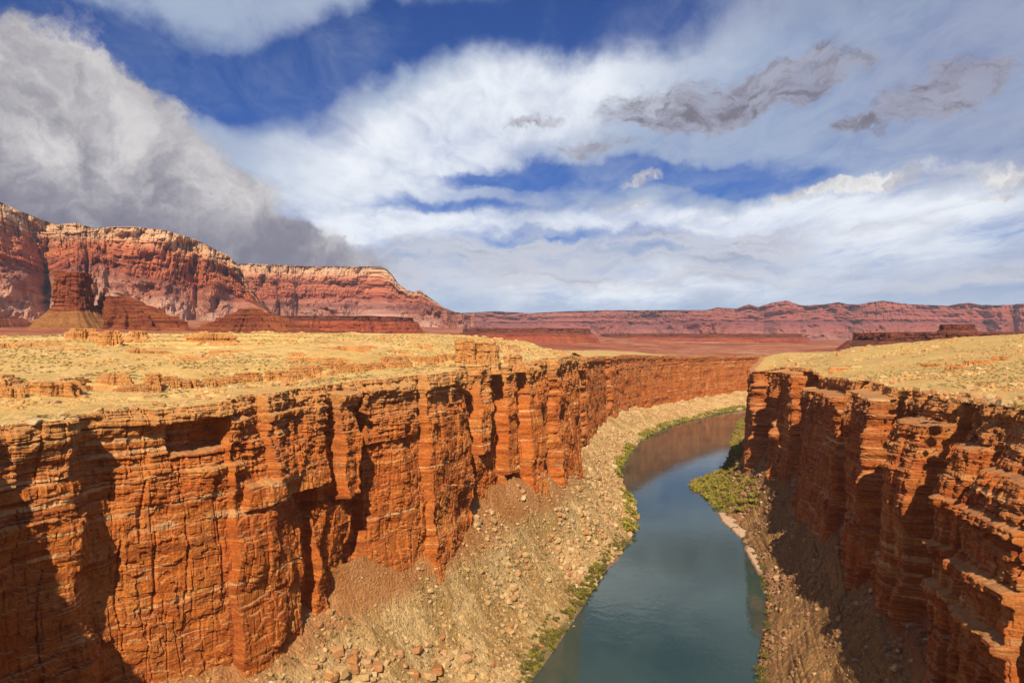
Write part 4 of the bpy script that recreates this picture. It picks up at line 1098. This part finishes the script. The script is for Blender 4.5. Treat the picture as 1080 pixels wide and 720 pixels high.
# purple grey scraps
cn = nt.noise(QF, 16, 8, .68, .3)
mps = nt.new('ShaderNodeMapping'); nt.put(mps.inputs[0], QW); mps.inputs['Rotation'].default_value = (0, 0, math.radians(-14)); mps.inputs['Scale'].default_value = (1, 2.3, 1)
cs = nt.noise(mps.outputs[0], 17, 10, .7, .5)
scr = total([blob(690, 108, 80, 20, 10, QF), blob(800, 95, 90, 22, 8, QF), blob(835, 80, 40, 16, 0, QF), blob(870, 92, 80, 14, 12, QF), blob(1000, 95, 62, 18, 12, QF), blob(1030, 88, 34, 12, 25, QF), blob(985, 118, 50, 14, 12, QF),
             blob(620, 152, 44, 9, 0, QF), blob(565, 130, 30, 8, 0, QF), blob(890, 132, 44, 9, 10, QF), blob(720, 125, 60, 10, 0, QF), blob(1000, 72, 12, 6, 0, QF)])
sd_ = nt.ss(nt.m('ADD', nt.m('MULTIPLY', scr, .66), nt.m('MULTIPLY', nt.m('SUBTRACT', cs, .5), 1.5)), .18, 1.0)
col = nt.mix(nt.m('MULTIPLY', sd_, 1.0), col, nt.mix(nt.ss(cs, .62, .42), (1.35, 1.2, 1.5), (2.9, 2.65, 2.95)))
# small bright cumulus
cu = total([blob(668, 192, 26, 9, 8, QF), blob(655, 226, 18, 5, 0, QF), blob(835, 214, 26, 5, 8, QF), blob(930, 196, 62, 10, 4, QF), blob(1060, 190, 42, 15, 4, QF), blob(905, 203, 60, 7, 0, QF), blob(1055, 214, 22, 4, 6, QF)])
cd = nt.ss(nt.m('ADD', nt.m('MULTIPLY', cu, .72), nt.m('MULTIPLY', nt.m('SUBTRACT', cn, .5), .75)), .20, .85)
col = nt.mix(nt.m('MULTIPLY', cd, .85), col, nt.mix(nt.ss(cn, .38, .62), (3.9, 3.7, 3.9), (7.4, 7.2, 6.8)))
# the great grey cumulus at the left
cm = total([blob(-40, 180, 190, 115, 0, QF), blob(60, 130, 100, 62, 0, QF), blob(130, 190, 120, 75, -25, QF), blob(230, 245, 130, 52, -15, QF), nt.m('MULTIPLY', blob(320, 265, 105, 26, -6, QF), .7), blob(-200, 150, 200, 150, 0, QF)])
lump = nt.noise(QW, 9, 8, .6, .4); lump2 = nt.noise(QF, 22, 6, .65)
gd = nt.ss(nt.m('ADD', nt.m('MULTIPLY', cm, .80), nt.m('ADD', nt.m('MULTIPLY', nt.m('SUBTRACT', lump, .5), .6), nt.m('MULTIPLY', nt.m('SUBTRACT', cn, .5), .7))), .20, .62)
body = nt.m('ADD', nt.m('MULTIPLY', lump, .65), nt.m('MULTIPLY', lump2, .35))
sl_e = nt.m('ADD', el_, nt.m('MULTIPLY', az_, -.42))       # underside falls away to the right
sh = nt.ss(nt.m('ADD', nt.m('ADD', el_, nt.m('MULTIPLY', az_, .17)), nt.m('MULTIPLY', nt.m('SUBTRACT', body, .5), .26)), .01, .15)
gc = nt.mix(nt.ss(body, .33, .66), (2.5, 2.4, 2.65), (5.7, 5.45, 5.4))
gc = nt.mix(nt.m('SUBTRACT', 1.0, sh), gc, (1.15, 1.05, 1.5))
col = nt.mix(nt.m('MULTIPLY', gd, .97), col, gc)
# below the horizon
col = nt.mix(nt.ss(el_, -.02, -.1), col, (2.2, 1.3, .8))
nt.put(bg.inputs[0], col); bg.inputs[1].default_value = .1

SC.view_settings.view_transform = 'Standard'; SC.view_settings.look = 'None'; SC.view_settings.gamma = 1; SC.view_settings.exposure = .38
try: SC.view_settings.use_curve_mapping = False
except Exception: pass
SC.cycles.max_bounces = 5; SC.cycles.diffuse_bounces = 3; SC.cycles.glossy_bounces = 3
